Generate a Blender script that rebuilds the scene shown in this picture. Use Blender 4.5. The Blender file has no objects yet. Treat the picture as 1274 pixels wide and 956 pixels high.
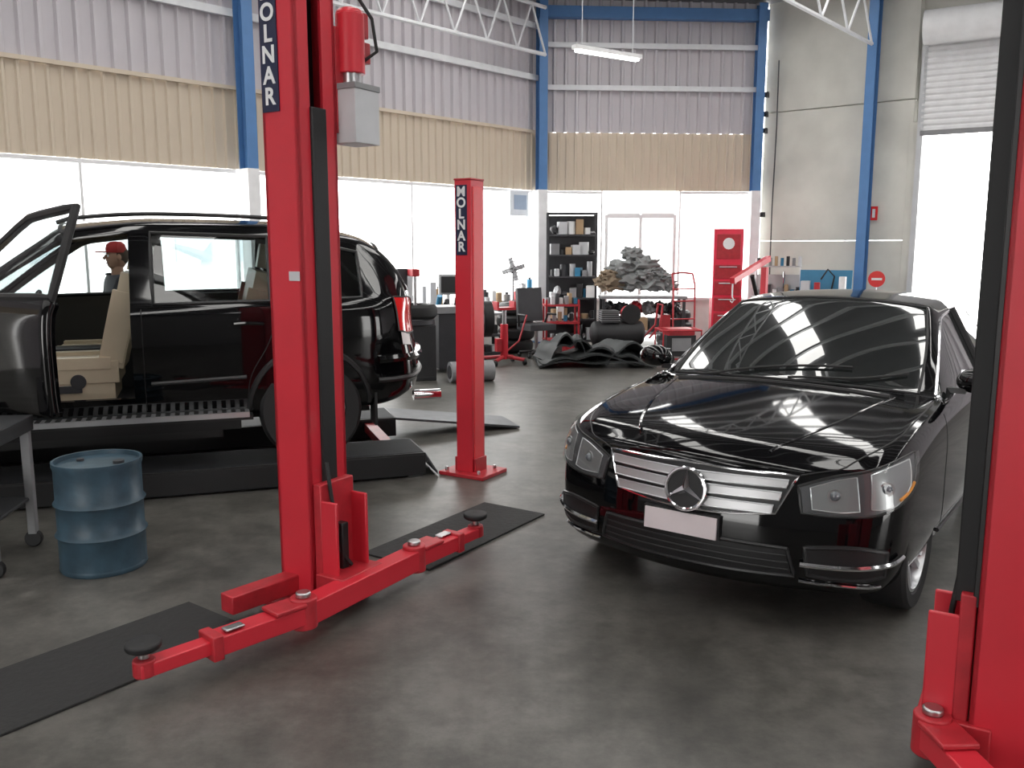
import bpy, bmesh, math, random
from mathutils import Vector, Matrix, noise
from mathutils.bvhtree import BVHTree
random.seed(7)
S = bpy.context.scene
S.view_settings.view_transform = 'Standard'
COL = S.collection
R = math.radians

# ---------------------------------------------------------------- materials
MATS = {}
def mat(name, col, rough=.5, metal=0., var=.12, scale=6., coat=0., bump=0., emit=0., rvar=0.):
    if name in MATS: return MATS[name]
    m = bpy.data.materials.new(name); m.use_nodes = True
    nt = m.node_tree; b = nt.nodes['Principled BSDF']
    b.inputs['Roughness'].default_value = rough
    b.inputs['Metallic'].default_value = metal
    b.inputs['Coat Weight'].default_value = coat
    b.inputs['Coat Roughness'].default_value = .03
    tc = nt.nodes.new('ShaderNodeTexCoord')
    nz = nt.nodes.new('ShaderNodeTexNoise'); nz.inputs['Scale'].default_value = scale
    nz.inputs['Detail'].default_value = 5
    nt.links.new(tc.outputs['Object'], nz.inputs['Vector'])
    mx = nt.nodes.new('ShaderNodeMix'); mx.data_type = 'RGBA'
    c = Vector(col)
    mx.inputs[6].default_value = (*(c*(1-var)), 1)
    mx.inputs[7].default_value = (*[min(1, v*(1+var)) for v in c], 1)
    nt.links.new(nz.outputs['Fac'], mx.inputs[0])
    nt.links.new(mx.outputs[2], b.inputs['Base Color'])
    if emit:
        b.inputs['Emission Color'].default_value = (*col, 1)
        b.inputs['Emission Strength'].default_value = emit
    if bump:
        bp = nt.nodes.new('ShaderNodeBump'); bp.inputs['Strength'].default_value = bump
        bp.inputs['Distance'].default_value = .02
        nt.links.new(nz.outputs['Fac'], bp.inputs['Height'])
        nt.links.new(bp.outputs['Normal'], b.inputs['Normal'])
    MATS[name] = m
    return m

def glassmat(name, tint, f0=.04):
    m = bpy.data.materials.new(name); m.use_nodes = True
    nt = m.node_tree; nt.nodes.clear()
    o = nt.nodes.new('ShaderNodeOutputMaterial'); t = nt.nodes.new('ShaderNodeBsdfTransparent')
    g = nt.nodes.new('ShaderNodeBsdfGlossy'); g.inputs['Roughness'].default_value = 0
    t.inputs['Color'].default_value = (*tint, 1)
    lw = nt.nodes.new('ShaderNodeLayerWeight'); lw.inputs['Blend'].default_value=.5
    pw = nt.nodes.new('ShaderNodeMath'); pw.operation='POWER'; pw.inputs[1].default_value=4.5
    ma = nt.nodes.new('ShaderNodeMath'); ma.operation='MULTIPLY_ADD'; ma.inputs[1].default_value=.9; ma.inputs[2].default_value=f0
    nt.links.new(lw.outputs['Facing'], pw.inputs[0]); nt.links.new(pw.outputs[0], ma.inputs[0])
    mx = nt.nodes.new('ShaderNodeMixShader')
    nt.links.new(ma.outputs[0], mx.inputs[0]); nt.links.new(t.outputs[0], mx.inputs[1])
    nt.links.new(g.outputs[0], mx.inputs[2]); nt.links.new(mx.outputs[0], o.inputs[0])
    MATS[name] = m
    return m

red = mat('lift_red_paint', (.58,.022,.038), .38, var=.14, scale=3, coat=.2)
redd = mat('worn_red_paint', (.42,.018,.028), .45, var=.4, scale=14)
black = mat('black_rubber', (.010,.010,.011), .6)
blacksat = mat('black_satin_steel', (.015,.015,.016), .4)
dark = mat('dark_grey', (.04,.04,.045), .5, var=.3)
mid = mat('mid_grey', (.25,.25,.26), .5, var=.2)
lgrey = mat('light_grey', (.55,.56,.58), .5)
white = mat('white_paint', (.8,.8,.8), .45)
steel = mat('brushed_steel', (.55,.55,.56), .3, 1.)
chrome = mat('chrome', (.85,.85,.87), .08, 1., var=.02)
alloy = mat('alloy_silver', (.62,.63,.65), .3, .8, var=.03)
blue = mat('column_blue_paint', (.085,.21,.45), .45)
bluedrum = mat('drum_blue', (.030,.062,.088), .45, var=.7, scale=9, bump=.2)
bluem = mat('machine_blue', (.03,.18,.32), .4, var=.25)
beige = mat('beige_leather', (.60,.50,.37), .45, var=.1)
navy = mat('decal_navy', (.01,.015,.05), .4)
paint = mat('black_car_paint', (.0025,.0025,.003), .045, var=.02)
cglass = mat('dark_windscreen_glass', (.012,.014,.014), .01, var=.02)
cglass.node_tree.nodes['Principled BSDF'].inputs['IOR'].default_value=2.0
liner = mat('car_headliner', (.06,.055,.05), .8)
redlens = mat('tail_lamp_red', (.55,.01,.01), .1, coat=1., emit=.2)
tan = mat('tan_sheet', (.62,.53,.42), .55, var=.05, scale=1.)
gsheet = mat('grey_sheet', (.56,.53,.56), .45, var=.08, scale=1.)
conc = mat('concrete_wall', (.60,.59,.54), .8, var=.28, scale=1.3, bump=.15)
galv = mat('galvanised_white', (.74,.75,.77), .5)
skin = mat('skin', (.45,.25,.17), .5)
tint = glassmat('tinted_glass', (.50,.55,.55), .05)
clear = glassmat('clear_glass', (.96,.98,.97), .05)
winglass = glassmat('window_glass', (.97,.98,.98), .02)

# ---------------------------------------------------------------- mesh builder
class Build:
    def __init__(s, name):
        s.name = name; s.bm = bmesh.new(); s.mats = []
    def mi(s, m):
        if m not in s.mats: s.mats.append(m)
        return s.mats.index(m)
    def _fin(s, verts, m, smooth=False):
        i = s.mi(m); fs = set()
        for v in verts:
            for f in v.link_faces: fs.add(f)
        for f in fs: f.material_index = i; f.smooth = smooth
    def box(s, c, d, m, rot=(0,0,0), taper=None):
        r = bmesh.ops.create_cube(s.bm, size=1)
        M = Matrix.Translation(c) @ Matrix.Rotation(rot[2],4,'Z') @ Matrix.Rotation(rot[1],4,'Y') @ Matrix.Rotation(rot[0],4,'X')
        for v in r['verts']:
            k = 1.
            if taper and v.co.z > 0: k = taper
            v.co = M @ Vector((v.co.x*d[0]*k, v.co.y*d[1]*k, v.co.z*d[2]))
        s._fin(r['verts'], m); return s
    def cyl(s, p0, p1, r0, m, r1=None, seg=16, smooth=True):
        p0 = Vector(p0); p1 = Vector(p1); d = p1-p0
        r = bmesh.ops.create_cone(s.bm, cap_ends=True, segments=seg, radius1=r0, radius2=r0 if r1 is None else r1, depth=d.length)
        q = d.to_track_quat('Z','Y').to_matrix().to_4x4()
        M = Matrix.Translation((p0+p1)/2) @ q
        for v in r['verts']: v.co = M @ v.co
        s._fin(r['verts'], m, smooth)
        return s
    def sph(s, c, r, m, sc=(1,1,1), seg=16):
        q = bmesh.ops.create_uvsphere(s.bm, u_segments=seg, v_segments=max(6,seg//2), radius=r)
        for v in q['verts']: v.co = Vector(c)+Vector((v.co.x*sc[0], v.co.y*sc[1], v.co.z*sc[2]))
        s._fin(q['verts'], m, True); return s
    def blob(s, c, r, m, seed=0, amp=.25, sub=3, fr=2.5):
        q = bmesh.ops.create_icosphere(s.bm, subdivisions=sub, radius=1)
        for v in q['verts']:
            n = v.co.normalized()
            k = 1+amp*noise.noise(n*fr+Vector((seed*3.1,seed,0)))+amp*.4*noise.noise(n*fr*3+Vector((seed,0,seed)))
            v.co = Vector(c)+Vector((n.x*r[0]*k, n.y*r[1]*k, n.z*r[2]*k))
        s._fin(q['verts'], m, True); return s
    def tube(s, pts, r, m, seg=8, closed=False):
        pts = [Vector(p) for p in pts]; n = len(pts); rings = []
        if n<2: return s
        up0 = None
        for i,p in enumerate(pts):
            a = pts[(i-1)%n] if (closed or i>0) else p
            b = pts[(i+1)%n] if (closed or i<n-1) else p
            t = (b-a).normalized()
            if up0 is None:
                up0 = Vector((0,0,1)) if abs(t.z)<.9 else Vector((1,0,0))
            x = up0.cross(t)
            if x.length<1e-5: x = Vector((1,.1,0)).cross(t)
            x.normalize(); y = t.cross(x); up0 = y
            rings.append([s.bm.verts.new(p+x*r*math.cos(2*math.pi*k/seg)+y*r*math.sin(2*math.pi*k/seg)) for k in range(seg)])
        i = s.mi(m)
        for j in range(n if closed else n-1):
            A = rings[j]; B = rings[(j+1)%n]
            for k in range(seg):
                f = s.bm.faces.new((A[k],A[(k+1)%seg],B[(k+1)%seg],B[k])); f.material_index=i; f.smooth=True
        if not closed:
            for A in (rings[0], rings[-1]):
                f = s.bm.faces.new(A); f.material_index = i
        return s
    def lathe(s, prof, m, axis='Z', c=(0,0,0), seg=32, closed=False):
        rings = []; c = Vector(c)
        for (r,h) in prof:
            ring = []
            for k in range(seg):
                a = 2*math.pi*k/seg
                if axis=='Z': v = Vector((r*math.cos(a), r*math.sin(a), h))
                elif axis=='Y': v = Vector((r*math.cos(a), h, r*math.sin(a)))
                else: v = Vector((h, r*math.cos(a), r*math.sin(a)))
                ring.append(s.bm.verts.new(c+v))
            rings.append(ring)
        i = s.mi(m); n = len(rings)
        for j in range(n if closed else n-1):
            A = rings[j]; B = rings[(j+1)%n]
            for k in range(seg):
                f = s.bm.faces.new((A[k],A[(k+1)%seg],B[(k+1)%seg],B[k])); f.material_index=i; f.smooth=True
        return s
    def poly(s, pts, m, thick=0, dirv=(0,0,1)):
        vs = [s.bm.verts.new(p) for p in pts]
        f = s.bm.faces.new(vs); f.material_index = s.mi(m)
        if thick:
            r = bmesh.ops.extrude_face_region(s.bm, geom=[f])
            d = Vector(dirv)*thick
            for g in r['geom']:
                if isinstance(g, bmesh.types.BMVert): g.co += d
                if isinstance(g, bmesh.types.BMFace): g.material_index = s.mi(m)
            for v in vs:
                for q in v.link_faces: q.material_index = s.mi(m)
        return s
    def done(s, loc=(0,0,0), rz=0, bevel=0, parent=None, sharp=35, recalc=True):
        if recalc: bmesh.ops.recalc_face_normals(s.bm, faces=s.bm.faces)
        me = bpy.data.meshes.new(s.name); s.bm.to_mesh(me); s.bm.free()
        for m in s.mats: me.materials.append(m)
        me.set_sharp_from_angle(angle=R(sharp))
        o = bpy.data.objects.new(s.name, me); COL.objects.link(o)
        o.location = loc; o.rotation_euler = (0,0,rz)
        if bevel:
            b = o.modifiers.new('bevel','BEVEL'); b.width = bevel; b.segments = 2; b.limit_method='ANGLE'; b.angle_limit=R(40)
        if parent: o.parent = parent
        return o

def empty(name, loc=(0,0,0), rz=0):
    e = bpy.data.objects.new(name, None); COL.objects.link(e)
    e.location = loc; e.rotation_euler = (0,0,rz); e.empty_display_size=.2
    return e

# ================================================================= ROOM
L0 = Vector((-5.74,10.2)); LD = Vector((.674,.738)).normalized()
LFAR = L0 - LD*8
CORN = L0 + LD*9.2
C2 = Vector((4.72,17.3)); C3 = Vector((6.85,15.6)); DD = Vector((.85,-.53)).normalized()
C4 = C3 + DD*4.2
YF = -5.
ROOM = [LFAR, CORN, C2, C3, C4, Vector((C4.x, YF)), Vector((LFAR.x, YF))]
ZT, ZB = 3.9, 2.84

def corr(b, p0, p1, z0, z1, m, period=.2, depth=.035, side=1):
    d = (p1-p0); L = d.length; d = d/L; n = Vector((-d.y,d.x))*side
    pts = []; s = 0
    while s < L:
        for (a,h) in ((0,0),(.35,0),(.45,1),(.62,1),(.72,0)):
            if s+a*period <= L: pts.append((s+a*period, h*depth))
        s += period
    pts.append((L,0))
    i = b.mi(m); prev = None
    for (s_,h) in pts:
        q = p0+d*s_+n*h
        v = (b.bm.verts.new((q.x,q.y,z0)), b.bm.verts.new((q.x,q.y,z1)))
        if prev:
            f = b.bm.faces.new((prev[0],v[0],v[1],prev[1])); f.material_index = i
        prev = v

def beam2(b, p0, p1, z, w, h, m, off=0):
    d = (p1-p0); L = d.length; d.normalize(); n = Vector((d.y,-d.x)); c=(p0+p1)/2+n*off
    b.box((c.x,c.y,z),(L,w,h),m,rot=(0,0,math.atan2(d.y,d.x)))

# floor
fl = bpy.data.materials.new('stained_concrete_floor'); fl.use_nodes=True
nt = fl.node_tree; bs = nt.nodes['Principled BSDF']
tc = nt.nodes.new('ShaderNodeTexCoord')
def nz_(sc,det,ro):
    n=nt.nodes.new('ShaderNodeTexNoise'); n.inputs['Scale'].default_value=sc; n.inputs['Detail'].default_value=det; n.inputs['Roughness'].default_value=ro
    nt.links.new(tc.outputs['Object'], n.inputs['Vector']); return n
n1=nz_(.6,7,.62); n2=nz_(9,8,.7); n3=nz_(2.0,7,.7); n4=nz_(1.1,9,.75)
cr = nt.nodes.new('ShaderNodeValToRGB'); cr.color_ramp.elements[0].position=.34; cr.color_ramp.elements[1].position=.68
cr.color_ramp.elements[0].color=(.072,.067,.058,1); cr.color_ramp.elements[1].color=(.150,.145,.132,1)
nt.links.new(n1.outputs['Fac'], cr.inputs['Fac'])
def ramp(n_,a,b_,lo,hi):
    c_ = nt.nodes.new('ShaderNodeValToRGB'); c_.color_ramp.elements[0].position=a; c_.color_ramp.elements[1].position=b_
    c_.color_ramp.elements[0].color=(lo,lo,lo,1); c_.color_ramp.elements[1].color=(hi,hi,hi,1)
    nt.links.new(n_.outputs['Fac'], c_.inputs['Fac']); return c_
cr2 = ramp(n2,.3,.6,.72,1.08); cr3 = ramp(n3,.36,.56,.58,1.05); cr4=ramp(n4,.40,.54,.66,1.0)
def mul(a,b_):
    m_ = nt.nodes.new('ShaderNodeMix'); m_.data_type='RGBA'; m_.blend_type='MULTIPLY'; m_.inputs[0].default_value=1
    nt.links.new(a, m_.inputs[6]); nt.links.new(b_, m_.inputs[7]); return m_.outputs[2]
nt.links.new(mul(mul(mul(cr.outputs[0],cr2.outputs[0]),cr3.outputs[0]),cr4.outputs[0]), bs.inputs['Base Color'])
mr = nt.nodes.new('ShaderNodeMapRange'); mr.inputs['To Min'].default_value=.30; mr.inputs['To Max'].default_value=.48
nt.links.new(n1.outputs['Fac'], mr.inputs['Value']); nt.links.new(mr.outputs[0], bs.inputs['Roughness'])
bp = nt.nodes.new('ShaderNodeBump'); bp.inputs['Strength'].default_value=.12; bp.inputs['Distance'].default_value=.01
nt.links.new(n2.outputs['Fac'], bp.inputs['Height']); nt.links.new(bp.outputs[0], bs.inputs['Normal'])
b = Build('floor'); b.poly([(p.x,p.y,-.1) for p in reversed(ROOM)], fl, .1); b.done()

b = Build('ground_outside'); og = mat('outside_pale_concrete',(.8,.8,.79),.8)
b.box((0,10,-.2),(90,90,.16),og); b.done()
b = Build('building_outside'); ob = mat('outside_wall',(.88,.88,.88),.8)
for x,y,a in ((-14,27,.75),(8,32,0)):
    b.box((x,y,2.2),(16,.4,4.6),ob,rot=(0,0,a))
    for k in range(-3,4):
        b.box((x+math.cos(a)*k*2.2+math.sin(a)*.25,y+math.sin(a)*k*2.2-math.cos(a)*.25,1.9),(1.2,.08,1.2),mat('outside_window',(.6,.64,.68),.5),rot=(0,0,a))
b.done()

# ceiling
def zc(y): return 6.2 + (17.3-y)*.05
b = Build('ceiling')
cm = mat('ceiling_sheet',(.22,.22,.23),.6); sky = mat('skylight_sheet',(1.,.985,.95),.5,emit=6.2,var=.01)
b.poly([(p.x*1.02,p.y*1.01 if p.y>0 else p.y,zc(p.y)+.04) for p in ROOM], cm, .05)
b.done()
b = Build('roof_skylights')
for x in (-9.2,-6.4,-3.6,-.8,2.0,4.8,8.0):
    yt = 15.8
    if x < .4: yt = min(15.8, CORN.y+(x-CORN.x)*LD.y/LD.x-.8)
    if x > 5: yt = 13.5
    y0 = -4.3
    for seg in range(5):
        ya = y0+(yt-y0)*seg/5+.15; yb = y0+(yt-y0)*(seg+1)/5-.15
        b.poly([(x-.32,ya,zc(ya)-.02),(x+.32,ya,zc(ya)-.02),(x+.32,yb,zc(yb)-.02),(x-.32,yb,zc(yb)-.02)], sky)
b.done()
b = Build('roof_purlins')
y = -4
while y < 16.5:
    xl = LFAR.x+.2 if y<LFAR.y else LFAR.x+(y-LFAR.y)*LD.x/LD.y+.3
    xr = C4.x-.2 if y<C4.y else (C4.x-(y-C4.y)*.85/.53-.4 if y<C3.y else C3.x-(y-C3.y)*1.25-.3)
    if xr-xl>1: b.box(((xl+xr)/2,y,zc(y)-.10),(xr-xl,.08,.14),galv)
    y += .95
b.done()

def wall(name, p0, p1, zones, side=1):
    b = Build(name)
    for (z0,z1,m,per,dep) in zones:
        corr(b,p0,p1,z0,z1,m,per,dep,side)
    return b
zt = 7.5
b = wall('wall_left', LFAR, CORN, [(ZT,zt,gsheet,.21,.05),(ZB,ZT,tan,.16,.03)], -1)
lw = mat('low_wall',(.75,.74,.71),.7)
beam2(b,LFAR,CORN,.35,.12,.9,lw,off=-.1)
beam2(b,LFAR,L0-LD*1.2,1.8,.12,2.1,lw,off=-.1)  # unseen solid section, added to keep window reflections off the open SUV door
for z in (4.85,5.75): beam2(b,LFAR,CORN,z,.06,.10,galv,off=.08)
beam2(b,LFAR,CORN,ZT,.05,.05,tan,off=.05)
b.done()
b = wall('wall_back', CORN, C2, [(ZT,zt,gsheet,.21,.05),(ZB,ZT,tan,.16,.03)], -1)
beam2(b,CORN,Vector((1.7,17.08)),.35,.12,.9,lw,off=-.1)
beam2(b,Vector((3.2,17.2)),C2,.35,.12,.9,lw,off=-.1)
for z in (4.7,5.45): beam2(b,CORN,C2,z,.06,.09,galv,off=.08)
beam2(b,CORN,C2,6.0,.16,.2,blue,off=.15)
b.done()
b = Build('wall_concrete')
for (z0,z1) in ((0,1.9),(1.915,4.28),(4.295,zt)):
    beam2(b,C2+Vector((.05,0)),C3,(z0+z1)/2,.2,z1-z0,conc,off=-.12)
b.done(bevel=.01)
d0 = C3+DD*.12; d1 = C3+DD*3.9
b = Build('wall_door_side')
beam2(b,C3,C4,(3.9+zt)/2,.2,zt-3.9,conc,off=-.3)
beam2(b,C3-DD*.05,C3+DD*.12,1.95,.22,3.9,conc,off=-.12)
beam2(b,C3+DD*3.9,C4,1.95,.22,3.9,conc,off=-.12)
b.done()
b = Build('door_roller')
rs = mat('roller_slat',(.80,.80,.81),.4)
dd = d1-d0; L = dd.length; dn = dd.normalized(); nn = Vector((dn.y,-dn.x))
z = 3.72; prev=None; i=b.mi(rs)
while z < 5.30:
    for (a,h) in ((0,0),(.03,.025),(.07,.025)):
        q0=d0+nn*(.02+h); q1=d1+nn*(.02+h)
        v=(b.bm.verts.new((q0.x,q0.y,z+a)),b.bm.verts.new((q1.x,q1.y,z+a)))
        if prev:
            f=b.bm.faces.new((prev[0],prev[1],v[1],v[0])); f.material_index=i
        prev=v
    z+=.1
q0=d0+nn*.3; q1=d1+nn*.3
b.cyl((q0.x,q0.y,5.36),(q1.x,q1.y,5.36),.27,rs,seg=28)
beam2(b,d0,d1,3.70,.05,.08,mid,off=.02)
for q in (d0,d1):
    b.box((q.x,q.y,2.7),(.09,.09,5.4),lgrey,rot=(0,0,math.atan2(dn.y,dn.x)))
b.done()
b = Build('wall_right'); corr(b,Vector((C4.x,YF)),C4,0,zt,gsheet,.21,.04,1); b.done()
b = Build('wall_far_left'); corr(b,LFAR,Vector((LFAR.x,YF)),0,zt,gsheet,.21,.04,1); b.done()
b = Build('wall_behind')
dkw = mat('rear_wall_paint',(.2,.2,.2),.7)
x0,x1 = LFAR.x,C4.x
for (a,c,z0,z1) in ((x0,-8,0,4),(-4,6,0,4),(x0,x1,4,zt),(9.5,x1,0,4)):
    b.box(((a+c)/2,YF,(z0+z1)/2),(c-a,.12,z1-z0),dkw)
b.done()

def pane(b,p0,p1,z0,z1,m,off):
    d=(p1-p0).normalized(); n=Vector((d.y,-d.x))*off
    b.poly([(p0.x+n.x,p0.y+n.y,z0),(p1.x+n.x,p1.y+n.y,z0),(p1.x+n.x,p1.y+n.y,z1),(p0.x+n.x,p0.y+n.y,z1)],m)
wfr = mat('window_frame_white',(.85,.85,.86),.5)
def windows(name, p0, p1, n, z0=.8, z1=ZB):
    b = Build(name); d=(p1-p0)
    pane(b,p0,p1,z0,z1,winglass,-.1)
    for k in range(n+1):
        q=p0+d*(k/n); b.box((q.x,q.y,(z0+z1)/2),(.035,.05,z1-z0),wfr,rot=(0,0,math.atan2(d.y,d.x)))
    for z in (z0,z1-.03): beam2(b,p0,p1,z,.07,.05,wfr)
    b.done()
windows('window_1', L0-LD*1.2, L0+LD*2.9, 2)
windows('window_2', L0+LD*3.1, CORN-LD*.15, 4)
windows('window_3', CORN+Vector((.15,0)), Vector((1.70,17.1)), 1)
windows('window_4', Vector((3.2,17.19)), C2-Vector((.12,0)), 1)
b = Build('door_1')
for x in (1.8,2.45,3.1): b.box((x,17.14,1.25),(.06,.08,2.3),wfr)
for x in (2.12,2.78):
    b.box((x,17.14,2.38),(.62,.07,.1),wfr); b.box((x,17.14,.25),(.62,.07,.3),wfr)
    pane(b,Vector((x-.3,17.14)),Vector((x+.3,17.14)),.35,2.35,winglass,0)
b.box((2.45,17.14,2.62),(1.36,.08,.4),mat('transom_pane',(.9,.92,.93),.3,emit=.5))
b.done()

def column(p, n, z1=6.2, zw=0, w=.16):
    b=Build('steel_column')
    a=math.atan2(n.y,n.x)
    b.box((0,0,(zw+z1)/2),(w*1.25,.014,z1-zw),blue)
    for s in (-1,1): b.box((s*w*.62,0,(zw+z1)/2),(.014,w,z1-zw),blue)
    if zw: b.box((0,0,zw/2),(w*1.35,w*1.1,zw),wfr)
    b.box((0,0,.01),(.3,.3,.02),blue)
    return b.done((p.x,p.y,0),a)
nl = Vector((LD.y,-LD.x))
column(L0+LD*3.0+nl*.22, nl, zw=ZB)
column(L0-LD*3.2+nl*.22, nl, zw=ZB)
column(CORN+Vector((.08,-.22)), Vector((.3,-1)), zw=ZB)
column(C2+Vector((-.12,-.2)), Vector((0,-1)), zw=ZB)
column(Vector((6.2,15.85)), Vector((-.62,-.78)))

def truss(name,p0,p1,dep,n):
    b=Build(name); p0=Vector(p0);p1=Vector(p1);u=Vector((0,0,dep))
    b.cyl(p0,p1,.035,galv,seg=6); b.cyl(p0+u,p1+u,.035,galv,seg=6)
    for k in range(n):
        a=p0.lerp(p1,k/n); m_=p0.lerp(p1,(k+.5)/n)+u; c=p0.lerp(p1,(k+1)/n)
        b.cyl(a,m_,.02,galv,seg=6); b.cyl(m_,c,.02,galv,seg=6)
    b.done()
q0=CORN+nl*.45-LD*.3; q1=LFAR+nl*.45+LD*.5
truss('roof_truss',(q0.x,q0.y,5.18),(q1.x,q1.y,5.18),.8,22)
truss('roof_truss',(6.1,15.7,5.2),(-6,3.0,5.9),.75,18)

b=Build('fluorescent_light')
tube=mat('fluorescent_tube',(1,1,1),.3,emit=6)
b.box((0,0,.06),(1.3,.12,.06),white); b.cyl((-.6,-.03,.01),(.6,-.03,.01),.018,tube); b.cyl((-.6,.03,.01),(.6,.03,.01),.018,tube)
for s in (-.5,.5): b.cyl((s,0,.08),(s,0,1.6),.006,galv)
b.done((1.45,14.0,4.65),.6)

# ================================================================= CARS
def make_loft(rings, crease, xcrease, matfn, sub=3):
    bm=bmesh.new(); cl=bm.edges.layers.float.new('crease_edge')
    def X(r,lv,y):
        c = r['cl'] if lv<=5 else (r['ct']*.5+r['cl']*.5 if lv==6 else r['ct'])
        return r['x']+r.get('prof',[0]*9)[lv]-c*(y/r['w'])**2
    V=[]
    for r in rings:
        half=[]
        ys,zs=r['ys'],r['zs']
        for f in (0,1/3,2/3): half.append((X(r,0,ys[0]*f),ys[0]*f,zs[0],))
        for lv in range(9): half.append((X(r,lv,ys[lv]),ys[lv],zs[lv]))
        for f in (2/3,1/3,0):
            y=ys[8]*f; half.append((X(r,8,y),y,r['zc']-(r['zc']-zs[8])*f*f))
        P=[bm.verts.new(p) for p in half]
        N=[None]*15
        N[0]=P[0]; N[14]=P[14]
        for k in range(1,14): N[k]=bm.verts.new((half[k][0],-half[k][1],half[k][2]))
        V.append((P,N))
    for j in range(len(rings)-1):
        for sd in (0,1):
            A=V[j][sd];B=V[j+1][sd]
            for k in range(14):
                vs=(A[k],B[k],B[k+1],A[k+1])
                if sd: vs=vs[::-1]
                f=bm.faces.new(vs); f.material_index=matfn(j,k,sd); f.smooth=True
    for (ri,flip) in ((0,False),(len(rings)-1,True)):
        r=rings[ri]; P,N=V[ri]; ys,zs=r['ys'],r['zs']
        G=[]
        for lv in range(9):
            row=[]
            for ci,f in enumerate((1,2/3,1/3,0,-1/3,-2/3,-1)):
                side=P if f>=0 else N
                if lv==0: v=side[[3,2,1,0,1,2,3][ci]]
                elif lv==8: v=side[[11,12,13,14,13,12,11][ci]]
                elif abs(f)==1: v=side[3+lv]
                else:
                    y=ys[lv]*f
                    v=bm.verts.new((X(r,lv,y),y,zs[lv]+(r['zc']-zs[8])*(1-f*f)*(lv/8)**2))
                row.append(v)
            G.append(row)
        for a in range(8):
            for c in range(6):
                vs=(G[a][c],G[a+1][c],G[a+1][c+1],G[a][c+1])
                if flip: vs=vs[::-1]
                f=bm.faces.new(vs); f.material_index=matfn(-1 if ri==0 else -2,a,c); f.smooth=True
    bm.edges.ensure_lookup_table()
    for j in range(len(rings)):
        for sd in (0,1):
            for lv,val in crease.items():
                if j<len(rings)-1:
                    e=bm.edges.get((V[j][sd][lv],V[j+1][sd][lv]))
                    if e: e[cl]=val
            if j in xcrease:
                lo,hi,val=xcrease[j]
                for k in range(lo,hi):
                    e=bm.edges.get((V[j][sd][k],V[j][sd][k+1]))
                    if e: e[cl]=val
    bmesh.ops.recalc_face_normals(bm,faces=bm.faces)
    me=bpy.data.meshes.new('loft'); bm.to_mesh(me); bm.free()
    o=bpy.data.objects.new('loft',me); COL.objects.link(o)
    m=o.modifiers.new('s','SUBSURF'); m.levels=sub; m.render_levels=sub
    dg=bpy.context.evaluated_depsgraph_get(); dg.update()
    me2=bpy.data.meshes.new_from_object(o.evaluated_get(dg))
    bpy.data.objects.remove(o)
    return me2

def split(me, keep):
    bm=bmesh.new(); bm.from_mesh(me)
    bmesh.ops.delete(bm,geom=[f for f in bm.faces if f.material_index not in keep],context='FACES')
    for f in bm.faces: f.material_index=0
    n=bpy.data.meshes.new('part'); bm.to_mesh(n); bm.free(); return n

def loops(me):
    bm=bmesh.new(); bm.from_mesh(me)
    be=[e for e in bm.edges if e.is_boundary]; adj={}
    for e in be:
        a,c=e.verts; adj.setdefault(a.index,[]).append(c.index); adj.setdefault(c.index,[]).append(a.index)
    co={v.index:v.co.copy() for v in bm.verts}; bm.free()
    out=[];seen=set()
    for s in adj:
        if s in seen: continue
        lp=[s];seen.add(s);cur=s
        while True:
            nx=[k for k in adj[cur] if k not in seen]
            if not nx: break
            cur=nx[0];seen.add(cur);lp.append(cur)
        if len(lp)>4: out.append([co[k] for k in lp])
    return out

def link(name,me,mats,parent,smooth=True):
    for m in mats: me.materials.append(m)
    o=bpy.data.objects.new(name,me); COL.objects.link(o); o.parent=parent
    return o

def cut(o, cutters):
    objs=[]
    for (c,r,y0,y1) in cutters:
        b=Build('cutter'); b.cyl((c[0],y0,c[1]),(c[0],y1,c[1]),r,black,seg=48)
        k=b.done(); objs.append(k)
        m=o.modifiers.new('b','BOOLEAN'); m.object=k; m.operation='DIFFERENCE'; m.solver='EXACT'
    dg=bpy.context.evaluated_depsgraph_get(); dg.update()
    me=bpy.data.meshes.new_from_object(o.evaluated_get(dg))
    o.modifiers.clear(); o.data=me
    for k in objs: bpy.data.objects.remove(k)
    me.set_sharp_from_angle(angle=R(40))

class Surf:
    def __init__(s,me):
        s.t=BVHTree.FromPolygons([v.co[:] for v in me.vertices],[list(p.vertices) for p in me.polygons])
    def snap(s,p,off=0):
        c,n,i,d=s.t.find_nearest(Vector(p))
        if n.dot(c-Vector((c.x*.8,0,.6)))<0: n=-n
        return c+n*off
def resample(pts,n):
    pts=[Vector(p) for p in pts]
    if len(pts)>2:
        q=[]
        for i in range(len(pts)-1):
            p0=pts[max(i-1,0)];p1=pts[i];p2=pts[i+1];p3=pts[min(i+2,len(pts)-1)]
            for k in range(8):
                t=k/8
                q.append(.5*((2*p1)+(p2-p0)*t+(2*p0-5*p1+4*p2-p3)*t*t+(3*p1-p0-3*p2+p3)*t*t*t))
        q.append(pts[-1]); pts=q
    L=[0]
    for i in range(1,len(pts)): L.append(L[-1]+(pts[i]-pts[i-1]).length)
    out=[]
    for k in range(n):
        t=L[-1]*k/(n-1); i=0
        while i<len(L)-2 and L[i+1]<t: i+=1
        f=(t-L[i])/max(1e-9,L[i+1]-L[i]); out.append(pts[i].lerp(pts[i+1],min(1,f)))
    return out
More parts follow.
